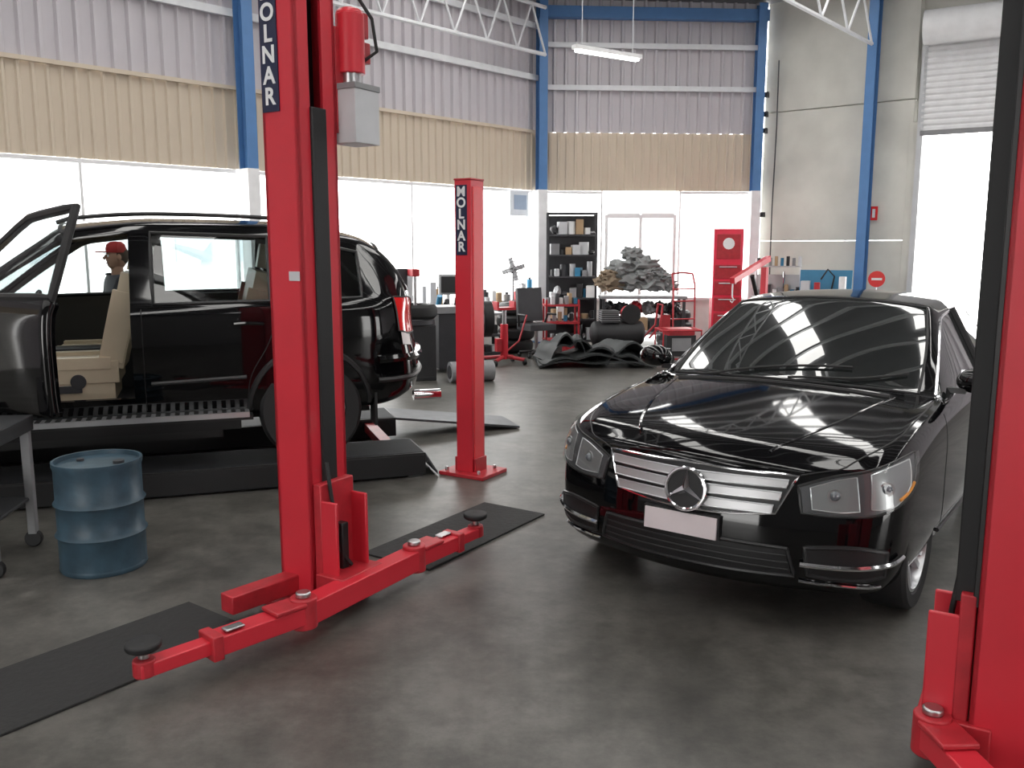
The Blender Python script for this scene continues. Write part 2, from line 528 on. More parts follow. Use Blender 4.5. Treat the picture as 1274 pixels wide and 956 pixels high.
def patch(b,sf,top,bot,off,m,n=24,rows=6,rim=None,rimr=.006,mir=True):
    for sgn in ((1,-1) if mir else (1,)):
        T=resample(top,n);B=resample(bot,n); G=[]
        for r in range(rows+1):
            row=[]
            for k in range(n):
                p=T[k].lerp(B[k],r/rows); q=sf.snap(p,off)
                row.append(Vector((q.x,q.y*sgn,q.z)))
            G.append(row)
        vv=[[b.bm.verts.new(p) for p in row] for row in G]; i=b.mi(m)
        for r in range(rows):
            for k in range(n-1):
                f=b.bm.faces.new((vv[r][k],vv[r][k+1],vv[r+1][k+1],vv[r+1][k])); f.material_index=i; f.smooth=True
        if rim:
            lp=G[0]+[G[r][-1] for r in range(1,rows)]+G[-1][::-1]+[G[r][0] for r in range(rows-1,0,-1)]
            b.tube(lp,rimr,rim,6,True)
def line(b,sf,pts,off,r,m,n=30,mir=True,seg=6,closed=False):
    P=[sf.snap(p,off) for p in resample(pts,n)]
    b.tube(P,r,m,seg,closed)
    if mir: b.tube([Vector((p.x,-p.y,p.z)) for p in P],r,m,seg,closed)

def wheel(parent,name,x,y,z,r,w,sgn,spokes,rimr,steer=0,twin=True):
    b=Build(name)
    h=w/2
    b.lathe([(rimr,-h*.8),(rimr+.015,-h*.95),(r*.93,-h),(r*.985,-h*.85),(r,-h*.5),(r,h*.5),(r*.985,h*.85),(r*.93,h),(rimr+.015,h*.95),(rimr,h*.8)],black,'Y',seg=48)
    b.lathe([(rimr+.004,h*.9),(rimr-.012,h*.93),(rimr-.02,h*.75),(rimr-.03,0),(rimr-.03,-h*.8)],alloy,'Y',seg=48)
    b.lathe([(0.001,h*.1),(rimr*.55,h*.1),(rimr*.56,-h*.1)],dark,'Y',seg=32)
    b.lathe([(0.001,h*.72),(.05,h*.7),(.062,h*.55),(.07,h*.2)],alloy,'Y',seg=24)
    for k in range(spokes):
        a0=2*math.pi*k/spokes
        for da in ((-.13,.13) if twin else (0,)):
            a=a0+da; a1=a0+da*1.35
            p0=Vector((math.cos(a)*.05,h*.55,math.sin(a)*.05)); p1=Vector((math.cos(a1)*(rimr-.015),h*.8,math.sin(a1)*(rimr-.015)))
            t=(p1-p0).normalized(); s_=Vector((0,1,0)).cross(t).normalized()*(.013 if twin else .024)
            vs=[]
            for p,k2 in ((p0,1.),(p1,1.2)):
                for (u,v) in ((-1,0),(1,0),(1,-1),(-1,-1)):
                    vs.append(b.bm.verts.new(p+s_*u*k2+Vector((0,.03,0))*v))
            i=b.mi(alloy)
            for q in ((0,1,5,4),(1,2,6,5),(2,3,7,6),(3,0,4,7)):
                f=b.bm.faces.new([vs[t_] for t_ in q]); f.material_index=i
    return b.done((x,y,z),(0 if sgn>0 else math.pi)+steer,parent=parent)

def rg(x,ys,zs,zc,ct=0,cl=0,w=.885,prof=None):
    d=dict(x=x,ys=ys,zs=zs,zc=zc,ct=ct,cl=cl,w=w)
    if prof: d['prof']=prof
    return d
# ------------------------------------------------ SEDAN
car=empty('black_sedan',(2.17,5.98,0),math.atan2(-.809,-.588)); car.scale=(1.0,1.05,1.0)
npf=[-.06,-.0,.02,.02,.0,-.02,-.045,-.065,-.09]
SR=[
 rg(2.24,[.74,.80,.84,.85,.85,.83,.79,.76,.68],[.19,.22,.34,.47,.58,.67,.74,.775,.79],.82,.24,.26,.85,npf),
 rg(2.06,[.76,.83,.868,.872,.872,.855,.81,.76,.69],[.18,.22,.34,.49,.62,.74,.805,.83,.845],.875,.18,.18,.86),
 rg(1.85,[.77,.85,.88,.883,.883,.87,.82,.77,.70],[.18,.22,.34,.52,.67,.79,.855,.875,.885],.915,.10,.08),
 rg(1.5,[.77,.86,.883,.885,.885,.872,.828,.775,.70],[.18,.22,.34,.54,.72,.84,.905,.92,.928],.965,.06,.0),
 rg(1.2,[.77,.86,.883,.885,.885,.872,.83,.78,.70],[.18,.22,.34,.54,.74,.88,.94,.958,.965],1.005,.10,.0),
 rg(1.02,[.77,.86,.883,.885,.885,.872,.832,.78,.71],[.18,.22,.34,.54,.75,.895,.955,.975,.985],1.025,.26,.0),
 rg(.60,[.77,.86,.883,.885,.887,.875,.835,.72,.68],[.18,.22,.34,.54,.765,.915,.975,1.17,1.21],1.265,.18,.0),
 rg(.14,[.77,.86,.883,.885,.888,.878,.838,.64,.58],[.18,.22,.34,.54,.78,.93,.985,1.37,1.425],1.475,.12,.0),
 rg(-.22,[.77,.86,.883,.885,.888,.88,.84,.64,.575],[.18,.22,.34,.54,.785,.935,.992,1.40,1.455],1.503,.0,.0),
 rg(-.32,[.77,.86,.883,.885,.888,.88,.84,.64,.575],[.18,.22,.34,.54,.79,.938,.995,1.40,1.458],1.505,.0,.0),
 rg(-.85,[.77,.86,.883,.885,.888,.88,.84,.63,.56],[.18,.22,.34,.54,.80,.945,1.005,1.375,1.438],1.49,.0,.0),
 rg(-1.12,[.77,.86,.883,.885,.888,.88,.835,.61,.55],[.18,.22,.34,.54,.81,.95,1.01,1.32,1.385],1.44,-.05,.0),
 rg(-1.5,[.77,.86,.883,.885,.887,.875,.825,.66,.60],[.18,.22,.34,.54,.82,.955,1.02,1.15,1.20],1.25,-.08,.0),
 rg(-1.78,[.76,.85,.873,.875,.875,.86,.80,.74,.68],[.19,.22,.34,.54,.82,.955,1.02,1.05,1.06],1.085,.0,.04),
 rg(-2.08,[.72,.81,.84,.845,.845,.83,.77,.72,.66],[.21,.25,.36,.54,.80,.93,1.0,1.03,1.04],1.06,-.15,-.16,.86),
 rg(-2.24,[.64,.74,.78,.79,.79,.77,.73,.69,.64],[.26,.28,.38,.54,.75,.88,.96,.99,1.01],1.03,-.24,-.26,.80),
]
def smat(j,k,sd):
    if j<0: return 0
    if k==9 and j in (5,6,7,8,9,10,11): return 1
    if k>=11 and j in (5,6): return 2
    if k>=11 and j in (11,12): return 2
    return 0
me=make_loft(SR,{7:.35,9:.8,10:.5,11:.4},{5:(10,14,.6),7:(10,14,.5),1:(11,14,.3)},smat)
sf=Surf(me)
body=split(me,(0,1,2))
for p,q in zip(body.polygons,me.polygons): p.material_index=q.material_index
for p in body.polygons:
    if p.material_index==2: p.material_index=1
o=link('body',body,[paint,cglass],car)
cut(o,[((1.5,.325),.355,.5,1.2),((1.5,.325),.355,-1.2,-.5),((-1.26,.325),.355,.5,1.2),((-1.26,.325),.355,-1.2,-.5)])
b=Build('window_trim')
for lp in loops(split(me,(1,))): b.tube(lp[::2],.009,chrome,6,True)
for lp in loops(split(me,(2,))): b.tube(lp[::2],.008,black,6,True)
for s in (1,-1):
    b.tube([(-.27,s*(.845-.0205*k),.99+.041*k) for k in range(11)],.028,blacksat,8)
b.done(parent=car)
b=Build('front_details')
gd=mat('grille_dark',(.01,.01,.011),.4)
slat=mat('grille_slat_silver',(.50,.50,.51),.38,.6,var=.03)
patch(b,sf,[(2.2,.50,.778),(2.3,.2,.798),(2.3,0,.803),(2.3,-.2,.798),(2.2,-.50,.778)],[(2.2,.40,.575),(2.3,.18,.56),(2.3,0,.555),(2.3,-.18,.56),(2.2,-.40,.575)],.004,gd,rim=chrome,rimr=.007,mir=False,n=30)
for z,yw in ((.742,.47),(.674,.44),(.606,.405)):
    patch(b,sf,[(2.25,yw,z+.020),(2.35,0,z+.030),(2.25,-yw,z+.020)],[(2.25,yw-.01,z-.022),(2.35,0,z-.018),(2.25,-yw+.01,z-.022)],.020,slat,rim=alloy,rimr=.004,mir=False,n=24,rows=2)
c=sf.snap((2.4,0,.672),.045)
nx=Vector((1,0,.15)).normalized(); ux=Vector((-.15,0,1)).normalized(); sx=Vector((0,1,0))
b.tube([c+ux*.100*math.cos(t*math.pi/18)+sx*.096*math.sin(t*math.pi/18) for t in range(36)],.0095,chrome,8,True)
b.cyl(c-nx*.03,c-nx*.005,.098,blacksat,seg=32)
for k in range(3):
    a=k*2*math.pi/3; d=ux*math.cos(a)+sx*math.sin(a)
    b.cyl(c,c+d*.094,.021,chrome,r1=.004,seg=4,smooth=False)
patch(b,sf,[(2.2,.46,.415),(2.35,0,.425),(2.2,-.46,.415)],[(2.2,.50,.275),(2.35,0,.255),(2.2,-.50,.275)],.004,gd,rim=blacksat,rimr=.01,mir=False,n=30)
for z in (.31,.345,.38): line(b,sf,[(2.2,.47,z),(2.35,0,z),(2.2,-.47,z)],.006,.004,blacksat,mir=False)
patch(b,sf,[(2.25,.56,.43),(2.1,.72,.44),(1.98,.83,.42)],[(2.22,.57,.28),(2.1,.72,.27),(1.98,.83,.30)],.004,gd,rim=blacksat,rimr=.01)
line(b,sf,[(2.25,.54,.345),(2.1,.72,.345),(1.98,.84,.365),(1.9,.87,.39)],.018,.013,chrome)
line(b,sf,[(2.25,.54,.235),(2.1,.72,.235),(1.98,.82,.245)],.008,.007,chrome)
lampin=mat('lamp_interior',(.34,.34,.35),.3,.6)
lampdk=mat('lamp_bezel',(.14,.14,.15),.3,.6)
HT=[(2.2,.50,.725),(2.1,.63,.772),(1.95,.78,.808),(1.66,.87,.845)]
HB=[(2.22,.53,.60),(2.12,.66,.585),(1.99,.81,.60),(1.78,.90,.71)]
patch(b,sf,HT,HB,.003,lampdk,rim=blacksat,rimr=.007)
patch(b,sf,[(2.18,.55,.72),(2.1,.64,.752),(2.05,.71,.768)],[(2.20,.57,.62),(2.12,.67,.605),(2.06,.73,.61)],.007,lampin,n=12,rows=4,rim=alloy,rimr=.003)
patch(b,sf,[(2.0,.755,.778),(1.92,.80,.798),(1.76,.86,.822)],[(2.03,.77,.62),(1.95,.83,.625),(1.82,.89,.71)],.007,lampin,n=12,rows=4,rim=alloy,rimr=.003)
amb=mat('amber_lens',(.8,.3,.03),.3)
lens=mat('projector_lens',(.12,.13,.15),.05,coat=1)
for s in (1,-1):
    for (px,py,pz,r) in ((2.12,.64,.682,.034),(1.96,.81,.71,.034)):
        q=sf.snap((px,py,pz),0); q.y*=s; n=Vector((.86,s*.48,.1)).normalized()
        b.cyl(q-n*.01,q+n*.010,r,lampin,r1=r*.95,seg=24); b.sph(q+n*.0,r*.75,lens)
line(b,sf,[(1.93,.87,.66),(1.84,.90,.69),(1.78,.91,.72)],.009,.007,amb,n=8)
patch(b,sf,HT,HB,.022,clear)
line(b,sf,[(2.2,.51,.785),(2.05,.66,.838),(1.7,.775,.897),(1.3,.795,.945),(1.02,.80,.97)],.0,.004,gd)
line(b,sf,[(2.15,.51,.788),(2.22,.2,.813),(2.25,0,.818),(2.22,-.2,.813),(2.15,-.51,.788)],.0,.004,gd,mir=False)
line(b,sf,[(1.55,.52,.98),(1.9,.42,.94),(2.1,.33,.87)],-.006,.012,paint)
line(b,sf,[(1.02,.62,1.02),(1.55,.52,.98)],-.007,.012,paint)
line(b,sf,[(1.0,.9,.25),(1.02,.9,.6),(1.0,.88,.93)],-.001,.003,gd)
line(b,sf,[(-.28,.9,.25),(-.28,.9,.6),(-.27,.88,.95)],-.001,.003,gd)
line(b,sf,[(-1.0,.9,.75),(-1.13,.88,.97)],0,.003,gd); line(b,sf,[(-.85,.9,.3),(-.9,.9,.6),(-1.0,.9,.75)],0,.003,gd)
line(b,sf,[(1.1,.9,.30),(0,.9,.29),(-.85,.9,.30)],.004,.012,blacksat)
for x in (.0,-.95):
    line(b,sf,[(x,.9,.84),(x-.1,.9,.845),(x-.2,.9,.84)],.02,.012,chrome,n=8)
line(b,sf,[(1.0,-.50,1.05),(.92,0,1.10),(.83,.35,1.09)],.015,.008,black,mir=False)
line(b,sf,[(1.02,.05,1.06),(.93,.4,1.08),(.75,.62,1.07)],.015,.008,black,mir=False)
line(b,sf,[(1.04,-.6,1.01),(1.08,0,1.035),(1.04,.6,1.01)],.0,.014,black,mir=False)
c=sf.snap((2.4,0.0,.47),.012)
b.box((c.x+.01,-.02,.47),(.012,.36,.105),mat('number_plate',(.70,.62,.64),.5),rot=(0,-.08,0)); b.box((c.x-.012,-.02,.47),(.03,.38,.12),blacksat)
patch(b,sf,[(-2.3,.45,.88),(-2.2,.72,.90),(-1.95,.85,.92)],[(-2.3,.45,.72),(-2.2,.72,.70),(-1.95,.87,.74)],.006,redlens,rim=blacksat,rimr=.005)
b.box((-2.33,0,.55),(.012,.372,.105),MATS['number_plate'])
b.done(parent=car)
for s in (1,-1):
    b=Build('mirror'); b.blob((0,0,0),(.075,.115,.075),paint,seed=2,amp=.0,sub=3)
    for v in b.bm.verts:
        if v.co.x<-.02: v.co.x=-.02
        v.co.z+=.012*math.cos(v.co.y*10)
    b.box((-.023,0,0.01),(.008,.19,.11),chrome); b.box((.01,-s*.12,-.05),(.05,.12,.03),blacksat)
    b.done((.62,s*.955,1.045),parent=car)
for (n_,x,s) in (('wheel_1',1.5,1),('wheel_2',1.5,-1),('wheel_3',-1.26,1),('wheel_4',-1.26,-1)):
    wheel(car,n_,x,s*.765,.32,.32,.225,s,5,.222,steer=0)
b=Build('underbody'); b.box((.1,0,.22),(3.6,1.0,.14),black); b.cyl((1.5,-.7,.3),(1.5,.7,.3),.04,dark); b.cyl((-1.26,-.7,.3),(-1.26,.7,.3),.04,dark); b.done(parent=car)

# ------------------------------------------------ SUV
SUVP=Vector((-3.15,6.97)); ZR=.20; SC=1.04
suv=empty('black_suv',(SUVP.x,SUVP.y,ZR),R(199)); suv.scale=(SC,SC,1.07)
npf=[-.08,-.02,.02,.03,.02,.0,-.03,-.05,-.08]
def sy(w,s7,t3): return [w-.15,w-.05,w-.01,w,w,w-.012,w-.05,s7,t3]
VR=[
 rg(2.28,[.70,.78,.83,.84,.84,.82,.78,.74,.68],[.34,.38,.50,.64,.78,.88,.95,.98,1.0],1.03,.25,.28,.84,npf),
 rg(2.05,[.76,.84,.89,.90,.90,.88,.84,.79,.72],[.33,.37,.50,.66,.82,.93,1.01,1.03,1.045],1.07,.15,.18,.9),
 rg(1.75,[.78,.87,.92,.93,.93,.91,.865,.81,.74],[.32,.36,.50,.68,.86,.98,1.05,1.07,1.08],1.11,.06,.05,.93),
 rg(1.35,sy(.935,.82,.75),[.32,.36,.50,.68,.88,1.01,1.08,1.10,1.11],1.15,.06,0,.93),
 rg(1.02,sy(.935,.82,.76),[.32,.36,.50,.68,.89,1.03,1.095,1.115,1.125],1.17,.20,0,.93),
 rg(.66,sy(.935,.74,.70),[.32,.36,.50,.68,.90,1.04,1.10,1.33,1.37],1.43,.16,0,.93),
 rg(.28,sy(.935,.68,.61),[.32,.36,.50,.68,.90,1.05,1.105,1.54,1.60],1.66,.10,0,.93),
 rg(-.20,sy(.935,.68,.61),[.32,.36,.50,.68,.91,1.055,1.11,1.59,1.655],1.705,0,0,.93),
 rg(-.32,sy(.935,.68,.61),[.32,.36,.50,.68,.91,1.055,1.11,1.595,1.66],1.71,0,0,.93),
 rg(-1.12,sy(.935,.68,.61),[.32,.36,.50,.68,.92,1.06,1.12,1.57,1.645],1.695,0,0,.93),
 rg(-1.26,sy(.935,.675,.61),[.32,.36,.50,.68,.92,1.06,1.12,1.56,1.635],1.685,0,0,.93),
 rg(-1.78,sy(.93,.67,.60),[.33,.37,.50,.68,.92,1.06,1.135,1.46,1.56],1.615,-.05,0,.93),
 rg(-1.95,sy(.92,.68,.59),[.35,.38,.50,.68,.92,1.06,1.14,1.38,1.48],1.54,-.07,-.04,.93),
 rg(-2.12,[.74,.83,.88,.89,.89,.87,.82,.74,.66],[.38,.41,.52,.68,.90,1.04,1.13,1.24,1.31],1.37,-.10,-.12,.92),
 rg(-2.26,[.68,.78,.84,.85,.84,.82,.78,.74,.68],[.42,.44,.53,.66,.86,1.0,1.08,1.12,1.15],1.17,-.18,-.22,.88,[.04,-.04,-.06,-.06,-.02,0,.0,.02,.03]),
]
def vmat(j,k,sd):
    if j<0: return 0
    if sd==0 and j in (4,5,6):
        if 5<=k<=8: return 3
        if k==9: return 4
    if k==9 and j in (4,5,6,8,10): return 1
    if k>=11 and j in (4,5): return 2
    if k>=11 and j in (12,13): return 2
    return 0
me=make_loft(VR,{7:.3,9:.85,10:.7,11:.3},{4:(5,14,.7),6:(10,14,.5),7:(4,11,.85),8:(9,11,.85),9:(9,11,.85),10:(9,11,.85),11:(9,11,.85)},vmat)
sf=Surf(me)
o=link('body_shell',split(me,(0,)),[paint,liner],suv)
sm=o.modifiers.new('s','SOLIDIFY'); sm.thickness=.03; sm.offset=-1; sm.material_offset=1
cut(o,[((1.46,.375),.41,.55,1.2),((1.46,.375),.41,-1.2,-.55),((-1.36,.375),.41,.55,1.2),((-1.36,.375),.41,-1.2,-.55)])
link('side_glass',split(me,(1,)),[tint],suv)
link('screen_glass',split(me,(2,)),[tint],suv)
b=Build('window_seals')
for k in (1,2):
    for lp in loops(split(me,(k,))): b.tube(lp[::2],.014,blacksat,6,True)
b.done(parent=suv)
hinge=Vector((1.0,.90,0))
dr=empty('front_door',hinge,R(-46)); dr.parent=suv; dr.scale=(1,1,1.085)
def shift(m_):
    for v in m_.vertices: v.co-=hinge
    return m_
dm=split(me,(3,)); dl=loops(split(me,(4,)))
o=link('door_skin',shift(dm),[paint,blacksat],dr)
sm=o.modifiers.new('s','SOLIDIFY'); sm.thickness=.07; sm.offset=-1; sm.material_offset=1
dg_=split(me,(4,))
b=Build('door_frame')
for lp in dl: b.tube([p-hinge-Vector((0,.015,0)) for p in lp[::2]],.026,blacksat,8,True)
b.box((-.62,-.055,.80),(.55,.06,.10),beige); b.box((-.6,-.04,.62),(.8,.05,.16),dark); b.box((-.25,-.045,.98),(.14,.05,.03),chrome)
b.done(parent=dr)
link('door_glass',shift(dg_),[tint],dr)
b=Build('door_mirror'); b.blob((0,0,0),(.08,.13,.09),paint,amp=0); b.done((-.10,.10,1.18),parent=dr)
b=Build('body_details')
line(b,sf,[(-.26,.95,.40),(-.26,.95,.8),(-.26,.92,1.10)],.0,.004,gd)
line(b,sf,[(-1.18,.93,1.12),(-1.08,.94,.85),(-.95,.95,.62),(-.92,.95,.40)],.0,.004,gd)
line(b,sf,[(-.3,.95,.60),(-.92,.95,.62)],.008,.014,blacksat)
line(b,sf,[(-.85,.95,.98),(-.95,.95,.985),(-1.05,.95,.98)],.022,.013,paint,n=8)
for s in (1,-1):
    b.box((-.0,s*.945,.375),(1.85,.16,.035),alloy); b.box((0,s*.93,.35),(1.9,.14,.03),blacksat)
    for k in range(30): b.box((-.88+.061*k,s*.955,.394),(.03,.10,.006),black)
    pts=[(.25,s*.60,1.65),(.15,s*.60,1.68),(-.3,s*.61,1.712),(-1.0,s*.61,1.70),(-1.5,s*.60,1.66),(-1.62,s*.60,1.60)]
    b.tube(resample(pts,24),.014,blacksat,8)
for cx in (1.46,-1.36):
    line(b,sf,[(cx+.425*math.cos(R(a)),.95,.375+.425*math.sin(R(a))) for a in range(-5,186,10)],.0,.022,blacksat,n=40)
patch(b,sf,[(-2.0,.89,1.17),(-2.15,.85,1.17),(-2.3,.68,1.14)],[(-2.03,.92,.90),(-2.2,.86,.89),(-2.35,.68,.90)],.014,redlens,rim=blacksat,rimr=.006)
patch(b,sf,[(-2.04,.90,.89),(-2.22,.84,.88)],[(-2.06,.91,.80),(-2.24,.84,.80)],.014,white,n=8,rows=2)
line(b,sf,[(-1.85,.93,.70),(-2.15,.88,.71),(-2.4,.6,.72),(-2.5,0,.72)],.012,.03,paint)
line(b,sf,[(-1.85,.93,.55),(-2.15,.88,.55),(-2.4,.6,.56),(-2.5,0,.56)],.01,.02,blacksat)
patch(b,sf,[(2.3,.40,.93),(2.2,.62,.95),(2.05,.80,.97)],[(2.35,.42,.80),(2.25,.62,.79),(2.05,.85,.82)],.008,lampin,rim=chrome,rimr=.006)
patch(b,sf,[(2.4,.04,.94),(2.35,.32,.93)],[(2.4,.04,.76),(2.35,.28,.77)],.006,gd,rim=chrome,rimr=.012)
patch(b,sf,[(2.4,.0,.56),(2.3,.6,.56)],[(2.4,0,.44),(2.3,.55,.44)],.006,gd)
b.cyl((-2.2,.5,.36),(-2.42,.5,.36),.04,chrome); b.cyl((-2.2,-.5,.36),(-2.42,-.5,.36),.04,chrome)
for s in (1,-1): b.box((-1.83,s*.80,.34),(.02,.2,.24),black)
b.done(parent=suv)
b=Build('interior')
b.box((-.3,0,.44),(3.0,1.56,.05),dark)
b.box((.95,0,.88),(.36,1.48,.34),blacksat); b.box((.78,0,1.02),(.2,1.4,.14),dark)
b.box((.2,0,.62),(1.1,.24,.30),dark)
b.cyl((.62,-.42,.98),(.70,-.42,1.02),.02,black); b.tube([(.60-.05*math.sin(a),-.42+.18*math.cos(a),.99+.17*math.sin(a)) for a in [k*math.pi/12 for k in range(24)]],.015,black,8,True)
b.box((-2.0,0,.9),(.05,1.4,.5),dark)
b.done(parent=suv,bevel=.02)
def seat(x,y,nm,w=.5):
    b=Build(nm)
    b.box((0,0,0),(.52,w,.15),beige); b.box((.02,w/2-.04,.06),(.46,.09,.08),beige); b.box((.02,-w/2+.04,.06),(.46,.09,.08),beige)
    b.box((-.30,0,.34),(.14,w*.94,.64),beige,rot=(0,-.25,0)); b.box((-.27,w/2-.05,.30),(.16,.08,.48),beige,rot=(0,-.25,0)); b.box((-.27,-w/2+.05,.30),(.16,.08,.48),beige,rot=(0,-.25,0))
    b.box((-.41,0,.76),(.10,.26,.18),beige,rot=(0,-.2,0)); b.cyl((-.38,.06,.6),(-.4,.06,.72),.008,chrome,seg=8); b.cyl((-.38,-.06,.6),(-.4,-.06,.72),.008,chrome,seg=8)
    b.box((0,0,-.13),(.46,w*.98,.12),beige)
    if w<.8: b.cyl((.0,w/2-.0,-.06),(.0,w/2+.012,-.06),.05,dark,seg=20); b.box((.1,w/2+.005,-.11),(.24,.012,.05),dark)
    o=b.done((x,y,.66),bevel=.035,parent=suv); o.modifiers['bevel'].segments=4
seat(.18,.42,'front_seat'); seat(.18,-.42,'front_seat_2'); seat(-.72,0,'rear_seat',1.3)
for (n_,x,s) in (('wheel_1',1.46,1),('wheel_2',1.46,-1),('wheel_3',-1.36,1),('wheel_4',-1.36,-1)):
    wheel(suv,n_,x,s*.80,.365,.365,.255,s,7,.235,twin=False)
b=Build('underbody'); b.box((.1,0,.34),(3.9,1.0,.16),black); b.box((.05,0,.30),(1.85,1.5,.14),black); b.box((.05,0,.20),(1.6,.9,.16),blacksat); b.cyl((1.46,-.7,.36),(1.46,.7,.36),.05,dark); b.cyl((-1.36,-.7,.36),(-1.36,.7,.36),.05,dark)  # wide lower boxes added to darken the bright gap below the sills
b.cyl((-1.0,-.2,.22),(-2.2,-.45,.28),.06,dark); b.done(parent=suv)

b=Build('platform_lift')
deck=mat('platform_deck',(.022,.024,.028),.75,.0,var=.4,scale=8)
ramp_m=mat('ramp_plate',(.10,.105,.115),.45,.3,var=.4,scale=8)
zd=ZR
for (yc,xr) in ((.68,-2.28),(-.82,-2.35)):
    Lr=2.65-xr; xc=(2.65+xr)/2
    b.box((xc,yc,zd-.035),(Lr,.56,.06),blacksat); b.box((xc,yc,zd-.004),(Lr-.02,.52,.006),deck)
    for s in (-.27,.27): b.box((xc,yc+s,zd/2),(Lr,.03,zd-.04),black)
    b.box((.2,yc,.03),(4.7,.46,.06),black)
    for x in (-1.6,.2,1.8):
        b.box((x,yc,.10),(1.2,.08,.04),dark,rot=(0,.07,0)); b.box((x,yc,.10),(1.2,.08,.04),dark,rot=(0,-.07,0))
    L_ = .10 if yc>0 else 1.25
    b.poly([(xr,yc-.28,zd-.005),(xr,yc+.28,zd-.005),(xr-L_,yc+.28,.03),(xr-L_,yc-.28,.03)],ramp_m,.022,(0,0,-1))
    b.poly([(2.65,yc-.28,zd),(2.65,yc+.28,zd),(2.7,yc+.28,zd+.1),(2.7,yc-.28,zd+.1)],black,.03,(1,0,0))
b.box((-2.1,-.1,.12),(.1,1.2,.08),redd)
b.done((SUVP.x,SUVP.y,0),R(199),bevel=.004)

# ================================================================= LIFT POSTS
A_D=math.atan2(-.514,.857)
def letters(txt,size,parent,x,y,z,step):
    me_b=Build('decal')
    n=len(txt)
    me_b.box((x,y+.002,z-step*(n-1)/2+size*.35),(size*1.35,.006,step*n+.03),navy)
    me_b.done(parent=parent)
    for i,ch in enumerate(txt):
        cu=bpy.data.curves.new('letter','FONT'); cu.body=ch; cu.size=size*1.35; cu.align_x='CENTER'; cu.extrude=.001; cu.offset=.003
        t=bpy.data.objects.new('t',cu); COL.objects.link(t)
        dg=bpy.context.evaluated_depsgraph_get(); dg.update()
        m_=bpy.data.meshes.new_from_object(t.evaluated_get(dg)); bpy.data.objects.remove(t)
        m_.materials.clear(); m_.materials.append(white)
        q=bpy.data.objects.new('letter_%d'%(i+1),m_); COL.objects.link(q); q.parent=parent
        q.location=(x,y-.003,z-i*step-.0); q.rotation_euler=(R(90),0,0)
def tall_post(name,loc,rz,H=3.75,bl=.84,BX=.32,guard=0):
    e=empty(name,loc,rz)
    b=Build('post_column')
    W=.22; D=.27
    b.box((-W/2+.01,0,H/2),(.02,D,H),red)
    for s in (-1,1):
        b.box((0,s*(D/2-.01),H/2),(W,.02,H),red)
        b.box((W/2-.01,s*(D/2-.045),H/2),(.02,.09,H),red)
    b.box((-.02,0,H/2),(.03,D-.06,H-.1),black)
    b.box((.02,0,H/2+.2),(.05,.05,H-.6),blacksat)
    b.box((-.05,0,.012),(.46,.46,.024),redd)
    for sx in (-1,1):
        for s2 in (-1,1): b.cyl((-.05+sx*.19,s2*.19,.02),(-.05+sx*.19,s2*.19,.06),.016,steel,seg=6)
    b.box((0,0,H),(W+.06,D+.06,.03),red)
    if guard:
        b.box((W/2+.035,0,2.1),(.08,.17,3.0),black); b.box((W/2+.008,0,2.1),(.02,.24,3.0),blacksat)
    else:
        b.box((.06,-D/2-.002,1.66),(.07,.004,.045),lgrey)
    b.done(parent=e,bevel=.004)
    b=Build('carriage')
    b.box((W/2+.03,0,.38),(.05,D*.9,.52),redd)
    for s in (-1,1): b.box((W/2+.09,s*.11,.34),(.12,.018,.44),red)
    b.box((W/2+.005,0,1.5),(.02,.10,1.9),black)
    b.box((W/2+.07,0,.30),(.06,.05,.25),blacksat)
    b.box((BX-.09,0,.13),(.18,.3,.12),redd)
    b.box((BX,0,.13),(.11,bl,.11),red)
    b.tube([(W/2+.06,-.08,.75),(W/2+.09,-.07,.5),(W/2+.07,-.03,.3),(W/2+.12,.02,.2)],.012,black,6)
    b.done(parent=e,bevel=.006)
    return e

def arm(parent,name,p,ang,L1,L2):
    b=Build(name)
    c,s_=math.cos(ang),math.sin(ang)
    def pt(r,o=0,z=0): return (p[0]+c*r-s_*o,p[1]+s_*r+c*o,z)
    b.cyl(pt(0,0,.06),pt(0,0,.205),.062,redd,seg=24); b.cyl(pt(0,0,.205),pt(0,0,.23),.035,steel,seg=16)
    b.box(pt(L1/2,0,.13),(L1,.11,.085),red,rot=(0,0,ang))
    b.box(pt(.10,0,.185),(.16,.13,.02),redd,rot=(0,0,ang))
    b.box(pt(L1,0,.13),(.05,.13,.11),redd,rot=(0,0,ang))
    b.box(pt(L1+L2/2,0,.13),(L2,.08,.06),red,rot=(0,0,ang))
    e_=L1+L2
    b.cyl(pt(e_-.03,0,.10),pt(e_-.03,0,.17),.045,redd,seg=20)
    b.cyl(pt(e_-.03,0,.17),pt(e_-.03,0,.21),.022,steel,seg=12)
    b.lathe([(.001,0),(.05,0),(.07,.012),(.072,.035),(.06,.04),(.001,.034)],black,c=pt(e_-.03,0,.205),seg=28)
    b.box(pt(L1*.8,.02,.185),(.09,.05,.012),steel,rot=(0,0,ang))
    b.done(parent=parent,bevel=.006)
def lang(d,rz): return math.atan2(d[1],d[0])-rz
BX=.32
e=tall_post('car_lift_post',(-1.02,4.40,0),A_D)
letters('MOLNAR',.080,e,-.048,-.14,2.93,.094)
arm(e,'arm_1',(BX,-.42),lang((-.475,-.51),A_D),.46,.32)
arm(e,'arm_2',(BX,.42),lang((.304,.44),A_D),.34,.24)
b=Build('rear_arm'); b.box((-.06,-.26,.11),(.10,.50,.09),redd,rot=(0,0,-.15)); b.done(parent=e,bevel=.006)
b=Build('power_unit')
b.box((.14,.24,2.43),(.16,.18,.26),lgrey); b.box((.14,.24,2.57),(.17,.19,.03),mid)
b.box((.06,.17,2.6),(.10,.06,.5),redd)
